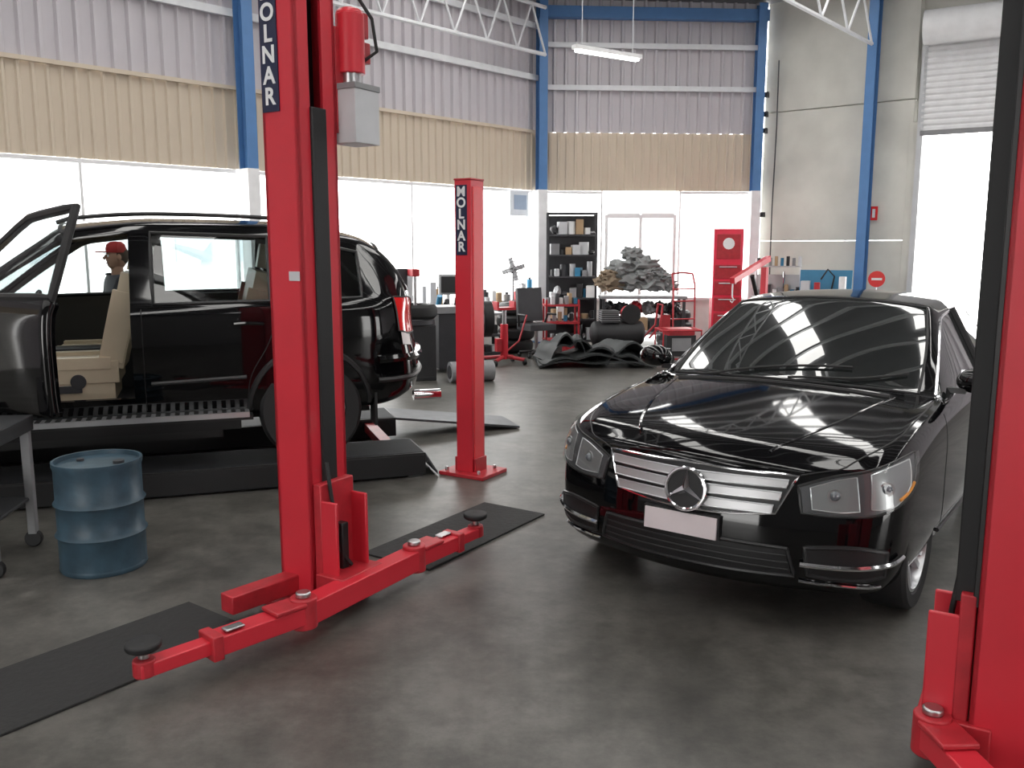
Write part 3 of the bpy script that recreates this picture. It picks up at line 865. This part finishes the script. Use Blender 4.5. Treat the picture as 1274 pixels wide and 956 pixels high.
b.cyl((.12,.24,2.64),(.12,.24,2.92),.07,red,seg=24); b.sph((.12,.24,2.92),.07,red,(1,1,.5))
b.box((.12,.32,2.75),(.07,.06,.10),redd); b.cyl((.12,.24,2.56),(.12,.24,2.68),.05,steel)
b.box((.12,.32,2.88),(.06,.05,.12),redd)
b.tube([(.16,.28,2.7),(.22,.32,2.75),(.21,.30,2.9),(.1,.1,3.2)],.01,black,6)
b.done(parent=e,bevel=.008)
e=tall_post('car_lift_post',(1.72,2.86,0),A_D+math.pi,bl=.34,BX=.22,guard=1)
arm(e,'arm_1',(.22,.15),lang((.06,-1),A_D+math.pi),.45,.30)
arm(e,'arm_2',(.10,-.28),lang((1,.55),A_D+math.pi),.45,.30)

e=empty('short_lift_post',(-.33,6.93,0),A_D)
b=Build('post_column'); H=2.30
b.box((0,0,H/2),(.15,.18,H),red); b.box((.077,0,H/2),(.01,.13,H-.1),mat('bright_red',(.75,.04,.05),.3,coat=.4))
b.box((0,0,H+.005),(.16,.19,.015),redd); b.box((.02,0,.015),(.42,.36,.03),redd)
for s in (-1,1): b.box((s*.09,0,.08),(.02,.16,.12),redd); b.cyl((s*.15,.12,.02),(s*.15,.12,.06),.015,steel,seg=6); b.cyl((s*.15,-.12,.02),(s*.15,-.12,.06),.015,steel,seg=6)
b.done(parent=e,bevel=.006)
letters('MOLNAR',.075,e,-.01,-.092,2.18,.083)

# ================================================================= floor mats
rub=mat('rubber_mat_black',(.018,.018,.018),.8,var=.25,scale=30,bump=.2)
b=Build('rubber_mat'); b.box((0,0,.006),(1.25,.50,.012),rub); b.done((-.33,5.40,0),R(56.7),bevel=.003)
b=Build('rubber_mat'); b.box((0,0,.006),(2.1,.55,.012),rub); b.done((-2.06,3.28,0),R(53),bevel=.003)

# ================================================================= drum + bench
b=Build('oil_drum')
pr=[(.001,.0),(.225,0),(.232,.012),(.228,.03)]
for z in (.03,.19,.21,.23,.37,.39,.41,.58): pr.append((.242 if z in (.21,.39) else .228, z))
pr+=[(.235,.60),(.235,.625),(.222,.625),(.22,.60),(.001,.598)]
b.lathe(pr,bluedrum,seg=48); b.cyl((.12,0,.598),(.12,0,.615),.03,dark); b.cyl((-.12,.05,.598),(-.12,.05,.612),.02,dark)
b.done((-2.33,4.84,0),sharp=50)
b=Build('steel_workbench')
bt=mat('bench_steel',(.035,.037,.04),.55,.2,var=.5)
b.box((0,0,.78),(1.5,.62,.05),bt); b.box((0,-.3,.745),(1.5,.02,.06),bt); b.box((.74,0,.745),(.02,.6,.06),bt); b.box((0,0,.30),(1.42,.55,.02),bt)
for sx in (-.71,.71):
    for s2 in (-.27,.27): b.box((sx,s2,.43),(.05,.05,.70),mid); b.cyl((sx,s2-.02,.05),(sx,s2+.02,.05),.05,black)
b.box((.3,0,.38),(.5,.4,.14),dark); b.blob((-.2,0,.38),(.2,.16,.09),black,seed=2); b.cyl((.55,-.1,.31),(.55,-.1,.5),.05,dark)
b.box((.3,.05,.82),(.3,.2,.04),black,rot=(0,0,.3)); b.cyl((.6,.1,.805),(.6,.1,.91),.04,dark); b.box((.0,0,.84),(.2,.3,.08),dark)
b.done((-3.57,4.80,0),R(8),bevel=.006)

# ================================================================= back-of-shop clutter
card=mat('cardboard',(.42,.29,.17),.8)
blk2=mat('grimy_black',(.02,.02,.022),.6,var=.4)
cols=[mid,lgrey,dark,white,mid,card,bluem,blk2,lgrey,dark]
b=Build('storage_shelf')
for sx in (-.43,.43):
    for s2 in (-.22,.22): b.box((sx,s2,1.2),(.04,.04,2.4),dark)
zz=[.12,.5,.88,1.26,1.64,2.0,2.38]
for z in zz: b.box((0,0,z),(.88,.46,.03),dark)
b.box((0,.22,1.2),(.86,.01,2.3),dark)
for li,z in enumerate(zz[:-1]):
    x=-.38
    while x<.34:
        w=random.uniform(.05,.17); h=random.uniform(.07,.27); t=random.random()
        m_=random.choice(cols)
        if t<.45: b.box((x+w/2,-.05+random.uniform(-.05,.05),z+.017+h/2),(w,.26,h),m_,rot=(0,0,random.uniform(-.25,.25)))
        elif t<.75: b.cyl((x+w/2,-.08,z+.015),(x+w/2,-.08,z+.015+h),w*.42,m_,seg=14)
        else: b.blob((x+w/2,-.08,z+.016+h*.4),(w*.55,.14,h*.4),random.choice([mid,dark,blk2,lgrey]),seed=li+x*9,amp=.4,sub=2)
        x+=w+.005
b.done((1.07,16.1,0),-.02)
bagm=mat('grey_fabric',(.25,.26,.26),.9,var=.35,bump=.4)
bag2=mat('dusty_brown_fabric',(.26,.20,.14),.9,var=.3,bump=.4)
b=Build('work_table')
b.box((0,0,.92),(1.5,.6,.05),mid)
for sx in (-.7,.7):
    for s2 in (-.25,.25): b.box((sx,s2,.45),(.05,.05,.9),dark)
b.box((0,0,.3),(1.4,.55,.03),mid)
for k in range(7): b.box((-.6+.2*k,0,.42+.03*(k%2)),(.17,.35,.22+.05*(k%3)),[dark,blk2,mid,card,dark,redd,blk2][k])
for k in range(6): b.blob((-.58+.23*k,0,.72),(.12,.2,.12),[blk2,dark,redd,mid,blk2,dark][k],seed=k+20,amp=.6)
b.done((2.3,15.7,0),bevel=.005)
b=Build('fabric_bag_pile')
for k,(x,y,z,r) in enumerate(((-.48,0,.16,.24),(-.12,.02,.18,.28),(.25,0,.15,.24),(.52,0,.12,.18),(-.28,0,.40,.24),(.08,0,.46,.25),(-.1,.0,.66,.18),(.3,0,.34,.18),(-.5,-.1,.3,.14),(.45,-.1,.26,.13),(.1,-.12,.3,.16))):
    b.blob((x,y,z),(r,r*.8,r*.6),bag2 if k in (0,8) else bagm,seed=k,amp=.7,fr=3.2)
b.done((2.2,15.65,1.02))
b=Build('rubber_mat_pile')
mt=mat('pile_rubber',(.030,.034,.035),.65,var=.35)
def sheet(cx,cy,sx,sy_,base,amp,a,ph,th=.03):
    n=28; m2=10; top=[];bot=[]
    for iy in range(m2):
        rt=[];rb=[]
        for ix in range(n):
            u=ix/(n-1); v=iy/(m2-1)
            z=base*(math.sin(math.pi*min(1,max(0,u*1.15-.05)))**.6)+amp*abs(math.sin(u*math.pi*2+ph+v*.5))*(.5+.5*math.sin(math.pi*u))+.03*noise.noise(Vector((u*4,v*3,ph)))+.02
            x=(u-.5)*sx; y=(v-.5)*sy_+.06*math.sin(u*5+ph)
            X_=cx+x*math.cos(a)-y*math.sin(a); Y_=cy+x*math.sin(a)+y*math.cos(a)
            z=max(.006,z)
            rt.append(b.bm.verts.new((X_,Y_,z+th))); rb.append(b.bm.verts.new((X_,Y_,z)))
        top.append(rt);bot.append(rb)
    i=b.mi(mt)
    def q(*vs):
        f=b.bm.faces.new(vs); f.material_index=i; f.smooth=True
    for iy in range(m2-1):
        for ix in range(n-1):
            q(top[iy][ix],top[iy][ix+1],top[iy+1][ix+1],top[iy+1][ix]); q(bot[iy][ix],bot[iy+1][ix],bot[iy+1][ix+1],bot[iy][ix+1])
    for ix in range(n-1):
        q(top[0][ix],bot[0][ix],bot[0][ix+1],top[0][ix+1]); q(top[-1][ix],top[-1][ix+1],bot[-1][ix+1],bot[-1][ix])
    for iy in range(m2-1):
        q(top[iy][0],top[iy+1][0],bot[iy+1][0],bot[iy][0]); q(top[iy][-1],bot[iy][-1],bot[iy+1][-1],top[iy+1][-1])
sheet(.0,0,1.75,.95,.04,.05,.05,0)
sheet(-.1,-.05,1.5,.85,.12,.07,.12,1)
sheet(.25,.0,1.2,.8,.18,.10,-.25,2)
sheet(-.4,.05,.85,.75,.28,.12,.3,.5)
sheet(.42,-.08,.9,.6,.26,.10,.5,1.7)
sheet(-.35,.0,.6,.6,.36,.12,-.1,2.6)
b.done((1.25,13.5,0),sharp=50)
b=Build('air_compressor')
b.cyl((-.38,0,.38),(.38,0,.38),.2,blk2,seg=28); b.sph((-.38,0,.38),.2,blk2,(.4,1,1)); b.sph((.38,0,.38),.2,blk2,(.4,1,1))
b.box((-.15,0,.66),(.28,.3,.2),dark); b.cyl((.2,-.12,.7),(.2,.12,.7),.13,redd,seg=24); b.cyl((.2,-.14,.7),(.2,-.11,.7),.16,black,seg=24)
for k in range(5): b.box((-.15,0,.60+.035*k),(.32,.34,.01),mid)
for s in (-.3,.3):
    b.cyl((s,-.22,.1),(s,-.17,.1),.1,black); b.box((s,0,.2),(.06,.3,.06),dark)
    b.cyl((s,.17,.1),(s,.22,.1),.1,black)
b.tube([(.5,-.15,.3),(.68,-.15,.5),(.72,-.15,.85),(.72,.15,.85),(.68,.15,.5),(.5,.15,.3)],.018,redd)
b.done((1.75,14.65,0),.1)
b=Build('tool_cart')
for z in (.2,.5,.8): b.box((0,0,z),(.6,.4,.03),redd)
for sx in (-.28,.28):
    for s2 in (-.18,.18): b.box((sx,s2,.5),(.03,.03,.8),redd); b.cyl((sx,s2-.015,.05),(sx,s2+.015,.05),.05,black)
for k in range(7): b.box((-.24+.08*k,random.uniform(-.1,.1),.87+.02*(k%3)),(.06,.15,.1+.04*(k%3)),cols[k%8])
for k in range(5): b.cyl((-.22+.1*k,0,.52),(-.22+.1*k,0,.62+.03*(k%3)),.035,cols[(k+3)%8],seg=12)
b.done((.85,15.35,0),.1)
def tyres(loc,n,lean=0):
    b=Build('tyre_stack')
    for k in range(n):
        z=.11+.21*k
        b.lathe([(.19,z-.09),(.27,z-.10),(.31,z-.06),(.32,z),(.31,z+.06),(.27,z+.10),(.19,z+.09),(.18,z)],black,c=(.02*(k%2),.02*k,0),seg=36,closed=True)
    b.done(loc)
tyres((.05,15.2,.005),4); tyres((-2.15,13.05,.005),4); tyres((3.0,16.4,.005),3)
def trolley(nm,loc,rz,m,h=1.25):
    b=Build(nm)
    for s in (-.2,.2):
        b.tube([(s,0,.12),(s,.02,h-.2),(s*.95,.1,h),],.016,m)
        b.cyl((s*1.25,.1,.12),(s*1.05,.1,.12),.12,black,seg=20); b.cyl((s*1.27,.1,.12),(s*1.03,.1,.12),.04,steel,seg=12)
    for z in (.3,.6,.9,1.1): b.tube([(-.2,.0,z),(.2,.0,z)],.012,m)
    b.tube([(-.19,.1,h),(0,.13,h+.02),(.19,.1,h)],.016,m); b.box((0,-.12,.04),(.42,.24,.012),m)
    b.tube([(-.25,.1,.12),(.25,.1,.12)],.012,steel)
    b.done(loc,rz)
trolley('hand_trolley',(2.88,14.8,0),.3,redd,1.35)
b=Build('portable_generator')
for s in (-.24,.24): b.tube([(-.3,s,.08),(-.3,s,.52),(.3,s,.52),(.3,s,.08)],.016,redd)
b.box((0,0,.28),(.46,.38,.32),blk2); b.box((0,0,.49),(.4,.36,.10),redd); b.cyl((-.3,0,.25),(-.2,0,.25),.1,dark); b.box((0,-.20,.3),(.3,.01,.2),mid)
for s in (-.24,.24): b.tube([(-.3,s,.08),(.3,s,.08)],.016,redd); b.cyl((-.2,s-.02,.08),(-.2,s+.02,.08),.08,black)
b.tube([(-.3,-.24,.52),(-.3,.24,.52)],.016,redd); b.tube([(.3,-.24,.52),(.3,.24,.52)],.016,redd)
b.done((2.60,13.80,0),.1)
def jack(loc):
    b=Build('transmission_jack')
    for a in (0,90,180,270):
        c,s_=math.cos(R(a+45)),math.sin(R(a+45))
        b.cyl((0,0,.12),(c*.34,s_*.34,.08),.028,redd,seg=8); b.cyl((c*.34-.02,s_*.34,.045),(c*.34+.02,s_*.34,.045),.045,black,seg=14)
    b.cyl((0,0,.08),(0,0,.62),.06,red,seg=20); b.cyl((0,0,.62),(0,0,.84),.035,steel,seg=16)
    b.box((0,0,.86),(.3,.22,.04),redd); b.tube([(.05,0,.2),(.25,0,.35),(.38,0,.75)],.014,redd); b.box((-.1,0,.3),(.08,.1,.2),redd)
    for s in (-1,1): b.box((s*.14,0,.92),(.03,.2,.10),redd)
    b.done(loc,.4)
jack((-.12,13.6,0))
b=Build('office_chair')
for k in range(5):
    a=k*2*math.pi/5; b.cyl((0,0,.1),(math.cos(a)*.28,math.sin(a)*.28,.08),.02,blacksat,seg=8); b.sph((math.cos(a)*.28,math.sin(a)*.28,.035),.035,black)
b.cyl((0,0,.1),(0,0,.46),.03,steel); b.box((0,0,.5),(.48,.46,.1),dark); b.box((0,.24,.85),(.46,.08,.55),dark,rot=(-.12,0,0))
for s in (-1,1): b.tube([(s*.24,.15,.5),(s*.28,.1,.7),(s*.28,-.15,.7)],.02,black)
b.done((.40,14.50,0),.5,bevel=.03)
b=Build('pedestal_fan')
b.cyl((0,0,0),(0,0,.03),.22,dark,seg=28); b.cyl((0,0,.03),(0,0,1.35),.018,steel); b.cyl((0,-.02,1.4),(0,.14,1.4),.07,dark)
for rr in (.08,.14,.2,.26,.30): b.tube([(rr*math.cos(t*math.pi/16),-.1+.06*(rr/.3)**2,1.4+rr*math.sin(t*math.pi/16)) for t in range(32)],.006,mid,4,True)
for k in range(8): b.tube([(0,-.1,1.4),(.3*math.cos(k*math.pi/4),-.04,1.4+.3*math.sin(k*math.pi/4))],.005,mid,4)
for k in range(4):
    a=k*math.pi/2+.3; b.box((.12*math.cos(a),-.02,1.4+.12*math.sin(a)),(.18,.01,.08),lgrey,rot=(.3,-a,0))
b.done((.02,15.9,0),.2)
b=Build('wheel_balancer')
b.box((0,0,.45),(.55,.45,.8),dark); b.box((0,0,.90),(.62,.5,.1),mid); b.box((0,.18,1.25),(.36,.06,.3),lgrey); b.box((0,.14,1.25),(.3,.02,.24),blacksat)
b.cyl((.3,0,.75),(.55,0,.75),.03,steel); b.cyl((.42,0,.75),(.55,0,.75),.26,black,seg=28); b.cyl((.41,0,.75),(.56,0,.75),.16,alloy,seg=20); b.tube([(.05,.1,.95),(.1,.1,1.3),(.3,.0,1.4)],.02,blacksat)
b.done((-.85,12.9,0),.3,bevel=.01)
b=Build('water_dispenser')
b.box((0,0,.5),(.32,.32,1.0),white); b.cyl((0,0,1.0),(0,0,1.4),.14,lgrey,r1=.15,seg=24); b.box((0,-.165,.75),(.2,.01,.14),mid)
b.done((-1.6,13.0,0),.2,bevel=.01)
b=Build('tyre_changer')
b.box((0,0,.4),(.5,.6,.7),blk2); b.cyl((.0,-.05,.75),(0,-.05,.82),.28,dark,seg=28); b.box((-.1,.28,.95),(.14,.12,1.1),dark); b.box((.02,.1,1.45),(.1,.5,.1),redd); b.cyl((.02,-.05,1.0),(.02,-.05,1.5),.025,steel)
b.box((0,0,.03),(.5,.6,.06),blk2)
b.lathe([(.19,-.09),(.27,-.10),(.31,-.06),(.32,0),(.31,.06),(.27,.10),(.19,.09),(.18,0)],black,c=(0,-.05,.93),seg=32,closed=True)
b.done((-1.35,12.1,0),.3,bevel=.01)
b=Build('engine_parts_stand')
b.box((0,0,.35),(1.2,.5,.04),dark); b.box((0,0,.05),(1.2,.5,.04),dark)
for sx in (-.55,.55):
    for s2 in (-.2,.2): b.box((sx,s2,.35),(.04,.04,.7),dark)
b.box((0,0,.70),(1.2,.5,.04),mid)
for k in range(9): 
    b.cyl((-.5+.12*k,random.uniform(-.15,.15),.72),(-.5+.12*k,random.uniform(-.15,.15),.78+random.random()*.25),.045,random.choice(cols),seg=12)
    b.box((-.5+.12*k,random.uniform(-.1,.1),.43),(.1,.2,.1+random.random()*.12),random.choice(cols))
    b.box((-.5+.12*k,random.uniform(-.1,.1),.12),(.1,.2,.1),random.choice(cols))
b.done((-.75,14.6,0),.4)
# items standing along the window sill
b=Build('sill_bottles_and_boxes')
s_=3.6; k=0
while s_<9.0:
    q=L0+LD*s_+nl*.02; w=random.uniform(.06,.16); h=random.uniform(.12,.42); m_=random.choice([mid,lgrey,dark,white,bluem,card,lgrey,redd])
    if k%3==0: b.cyl((q.x,q.y,.80),(q.x,q.y,.80+h),w*.45,m_,seg=12); b.cyl((q.x,q.y,.80+h),(q.x,q.y,.84+h),w*.2,dark,seg=8)
    else: b.box((q.x,q.y,.80+h/2),(w,.09,h),m_,rot=(0,0,math.atan2(LD.y,LD.x)))
    s_+=w+random.uniform(.02,.14); k+=1
b.done()
b=Build('steel_pipe_roll'); b.cyl((-.3,0,.14),(.3,0,.14),.14,mid,seg=24); b.cyl((-.31,0,.14),(.31,0,.14),.09,dark,seg=20); b.done((-.55,11.8,0),.35)
b=Build('red_crate'); b.box((0,0,.1),(.3,.25,.2),redd); b.box((0,0,.205),(.25,.2,.02),dark); b.blob((0,0,.24),(.12,.1,.08),lgrey,seed=4,amp=.4); b.done((1.0,14.45,.0),.2,bevel=.005)
b=Build('engine_crane')
for s in (-.35,.35):
    b.box((s,-.1,.12),(.08,1.3,.08),red); b.cyl((s-.02,-.7,.05),(s+.02,-.7,.05),.05,black); b.cyl((s-.02,.5,.05),(s+.02,.5,.05),.05,black)
b.box((0,.45,.12),(.8,.08,.08),red); b.box((0,.45,.8),(.09,.09,1.35),red)
b.box((0,-.05,1.45),(.08,1.3,.09),red,rot=(.25,0,0)); b.cyl((0,.38,.75),(0,-.0,1.35),.035,blacksat)
b.cyl((0,.42,.3),(.35,.5,.12),.02,redd); b.cyl((0,.42,.9),(-.33,.1,.15),.022,redd); b.cyl((0,.42,.9),(.33,.1,.15),.022,redd)
b.cyl((0,-.66,1.3),(0,-.66,1.05),.01,steel); b.tube([(0,-.66,1.05),(.03,-.66,1.0),(0,-.66,.96),(-.03,-.66,.99)],.01,steel)
b.done((3.75,13.9,0),-.7,bevel=.005)
b=Build('red_tool_cabinet')
b.box((0,0,1.05),(.5,.4,2.1),mat('cabinet_red',(.75,.02,.06),.35,coat=.3)); 
for k in range(5): b.box((0,-.205,.25+.28*k),(.44,.012,.24),redd); b.box((0,-.22,.33+.28*k),(.3,.012,.02),steel)
b.box((0,-.205,1.8),(.40,.012,.42),redd); b.cyl((-.0,-.215,1.85),(0,-.20,1.85),.1,white)
for s in (-.2,.2): b.cyl((s,-.1,-.0),(s,-.1,.05),.03,black)
b.done((3.75,15.6,0),-.1,bevel=.01)
b=Build('steel_sink_bench')
b.box((0,0,.9),(.9,.5,.04),steel); b.box((0,.24,1.1),(.9,.02,.4),steel); b.box((0,0,.35),(.85,.45,.03),steel)
for sx in (-.42,.42):
    for s2 in (-.2,.2): b.cyl((sx,s2,0),(sx,s2,.9),.02,steel)
b.box((0,0,1.45),(.8,.3,.02),steel)
for sx in (-.38,.38): b.cyl((sx,.1,.9),(sx,.1,1.6),.012,steel)
for k in range(8): b.box((-.35+.1*k,0,.98+.02*(k%3)),(.07,.2,.12+.05*(k%3)),cols[k%8]); b.cyl((-.34+.1*k,0,1.46),(-.34+.1*k,0,1.6+.03*(k%2)),.03,cols[(k+2)%8],seg=10)
b.tube([(.1,.2,.92),(.1,.2,1.3),(.1,.05,1.35),(.1,.0,1.25)],.012,chrome)
b.done((4.75,15.9,0),-.3)
b=Build('parts_washer')
b.box((0,0,.75),(.85,.5,.5),bluem); b.box((0,.22,1.15),(.85,.06,.5),bluem,rot=(-.15,0,0)); b.box((0,0,1.01),(.75,.4,.03),dark)
for sx in (-.38,.38):
    for s2 in (-.2,.2): b.box((sx,s2,.26),(.05,.05,.52),bluem)
b.tube([(.1,.1,1.0),(.15,.1,1.3),(.05,0,1.42),(-.05,-.05,1.25)],.015,black); b.box((-.3,-.02,1.12),(.14,.18,.2),lgrey); b.cyl((.3,-.05,1.0),(.3,-.05,1.3),.06,white)
b.cyl((-.1,-.1,1.02),(-.1,-.1,1.2),.05,redd)
b.done((5.3,15.1,0),-.45,bevel=.01)

cw=(C3-C2).normalized(); an=math.atan2(cw.y,cw.x); ni=Vector((cw.y,-cw.x))
def onwall(s_,off=.05): q=C2+cw*s_+ni*off; return q
q=onwall(2.18)
b=Build('fire_extinguisher_sign'); b.box((0,0,0),(.13,.012,.24),mat('sign_red',(.7,.02,.02),.4)); b.box((0,-.008,0),(.05,.004,.15),white); b.cyl((0,-.008,.06),(0,-.012,.06),.018,white); b.done((q.x,q.y,2.38),an)
b=Build('round_stop_sign')
b.cyl((0,-.01,0),(0,.01,0),.13,MATS['sign_red'],seg=32); b.box((0,-.013,0),(.16,.004,.035),white); b.cyl((0,.02,.0),(0,.02,-1.25),.015,steel); b.cyl((0,.02,-1.28),(0,.02,-1.25),.16,dark)
b.done((5.9,14.4,1.28),-.2)
for s_,z in ((.12,4.6),(.12,4.25),(.12,3.95),(.14,2.4)):
    q=onwall(s_,.08); b=Build('wall_bracket'); b.box((0,0,0),(.05,.12,.09),dark); b.box((0,-.06,.03),(.12,.03,.03),dark); b.done((q.x,q.y,z),an)
b=Build('hanging_cable'); q=onwall(.32,.06); b.tube([(q.x,q.y,5.2),(q.x+.01,q.y,4),(q.x-.01,q.y,2.5),(q.x,q.y,1.2)],.012,dark); b.done()
b=Build('window_poster'); b.box((0,0,0),(.5,.01,.45),mat('poster_paper',(.75,.8,.86),.5)); b.box((.02,-.008,.02),(.34,.004,.26),mat('poster_print',(.35,.45,.6),.5))
q=CORN-LD*.6+nl*.1; b.done((q.x,q.y,2.58),math.atan2(LD.y,LD.x))

# ================================================================= PERSON behind the SUV
def person(loc,rz):
    e=empty('mechanic_person',loc,rz)
    def sk(nm,verts,edges,rad,m,sub=2):
        me=bpy.data.meshes.new(nm); me.from_pydata(verts,edges,[]); 
        o=bpy.data.objects.new(nm,me); COL.objects.link(o); o.parent=e
        s_=o.modifiers.new('skin','SKIN'); s_.use_smooth_shade=True
        for i,r in enumerate(rad):
            me.skin_vertices[0].data[i].radius=(r if isinstance(r,tuple) else (r,r))
        me.skin_vertices[0].data[0].use_root=True
        q=o.modifiers.new('s','SUBSURF'); q.levels=sub; q.render_levels=sub
        me.materials.append(m); return o
    shirt=mat('navy_work_shirt',(.012,.014,.03),.8); trou=mat('work_trousers',(.03,.03,.04),.85)
    sk('trousers',[(0,0,.98),(.1,0,.92),(.12,-.02,.52),(.12,0,.10),(-.1,0,.92),(-.13,-.03,.52),(-.14,0,.10)],[(0,1),(1,2),(2,3),(0,4),(4,5),(5,6)],[(.15,.11),(.105,.1),.075,.06,(.105,.1),.075,.06],trou)
    sk('shirt',[(0,0,.98),(0,0,1.15),(0,.0,1.38),(0,-.01,1.53),(.17,0,1.48),(.24,-.05,1.24),(-.17,0,1.48),(-.25,-.03,1.25)],[(0,1),(1,2),(2,3),(2,4),(4,5),(2,6),(6,7)],[(.16,.115),(.15,.11),(.19,.12),(.07,.07),.085,.06,.085,.06],shirt)
    sk('forearms',[(.24,-.05,1.26),(.20,-.27,1.16),(.16,-.36,1.15)],[(0,1),(1,2)],[.045,.032,.03],skin)
    sk('forearm_2',[(-.25,-.03,1.27),(-.22,-.25,1.14),(-.17,-.34,1.13)],[(0,1),(1,2)],[.045,.032,.03],skin)
    for hs,hx,hy,hz in ((1,.16,-.36,1.15),(-1,-.17,-.34,1.13)):
        sk('palm',[(hx,hy,hz),(hx-.01*hs,hy-.07,hz-.01)],[(0,1)],[(.026,.034),(.018,.038)],skin)
        for k in range(4):
            ox=(-.03+.02*k); L=(.07,.08,.075,.06)[k]
            sk('finger_%d'%(k+1),[(hx+ox,hy-.075,hz-.01),(hx+ox,hy-.075-L*.5,hz-.02),(hx+ox,hy-.075-L*.8,hz-.045)],[(0,1),(1,2)],[.009,.0085,.007],skin,1)
        sk('thumb',[(hx-hs*.03,hy-.02,hz),(hx-hs*.055,hy-.05,hz-.005),(hx-hs*.06,hy-.08,hz-.015)],[(0,1),(1,2)],[.011,.010,.008],skin,1)
    b=Build('head'); b.cyl((0,0,1.5),(0,0,1.64),.055,skin)
    b.sph((0,0,1.70),.1,skin,(.78,.95,1.18),24); b.sph((0,-.02,1.64),.07,skin,(.8,.95,.8)); b.cyl((0,-.09,1.72),(0,-.115,1.685),.008,skin,r1=.016,seg=8)
    for s_ in (-1,1):
        b.sph((s_*.032,-.083,1.715),.012,white); b.sph((s_*.032,-.093,1.715),.006,black); b.sph((s_*.08,0,1.70),.028,skin,(.4,.8,1.1))
        b.box((s_*.032,-.092,1.737),(.03,.008,.006),dark)
    b.box((0,-.088,1.645),(.045,.01,.008),mat('lips',(.4,.15,.13),.5)); b.sph((0,.02,1.72),.103,mat('hair_brown',(.05,.03,.02),.8),(.8,.93,1.05))
    b.done(parent=e)
    b=Build('cap'); cap=mat('red_cap',(.35,.02,.02),.8); b.lathe([(.088,1.745),(.092,1.78),(.08,1.82),(.05,1.845),(.001,1.85)],cap,seg=24); b.box((0,-.12,1.75),(.13,.10,.012),cap); b.done(parent=e,bevel=.004)
    b=Build('boots')
    for x in (.12,-.14): b.box((x,-.05,.045),(.10,.28,.09),black); b.cyl((x,.02,.08),(x,.02,.16),.055,black)
    b.done(parent=e,bevel=.02)
person((-3.72,8.40,0),R(-50))

# ================================================================= LIGHT
w=bpy.data.worlds.new('World'); S.world=w; w.use_nodes=True
bg=w.node_tree.nodes['Background']; bg.inputs[0].default_value=(1,.99,.97,1); bg.inputs[1].default_value=7.0
def portal(p0,p1,z0,z1):
    l=bpy.data.lights.new('portal','AREA'); l.shape='RECTANGLE'; d=p1-p0; l.size=d.length; l.size_y=z1-z0; l.cycles.is_portal=True
    o=bpy.data.objects.new('portal',l); COL.objects.link(o); c=(p0+p1)/2; n=Vector((d.y,-d.x)).normalized()
    o.location=(c.x-n.x*.2,c.y-n.y*.2,(z0+z1)/2)
    o.rotation_euler=Vector((n.x,n.y,0)).to_track_quat('-Z','Z').to_euler()
portal(L0-LD*1.2,CORN,.8,ZB); portal(CORN,C2,.3,ZB); portal(d0,d1,0,3.7)

cam=bpy.data.cameras.new('Camera'); cam.sensor_width=36; cam.lens=1100/1274*36; cam.clip_end=200
co=bpy.data.objects.new('Camera',cam); COL.objects.link(co)
co.location=(0,0,1.8); co.rotation_euler=(R(90-8.84),0,0); S.camera=co
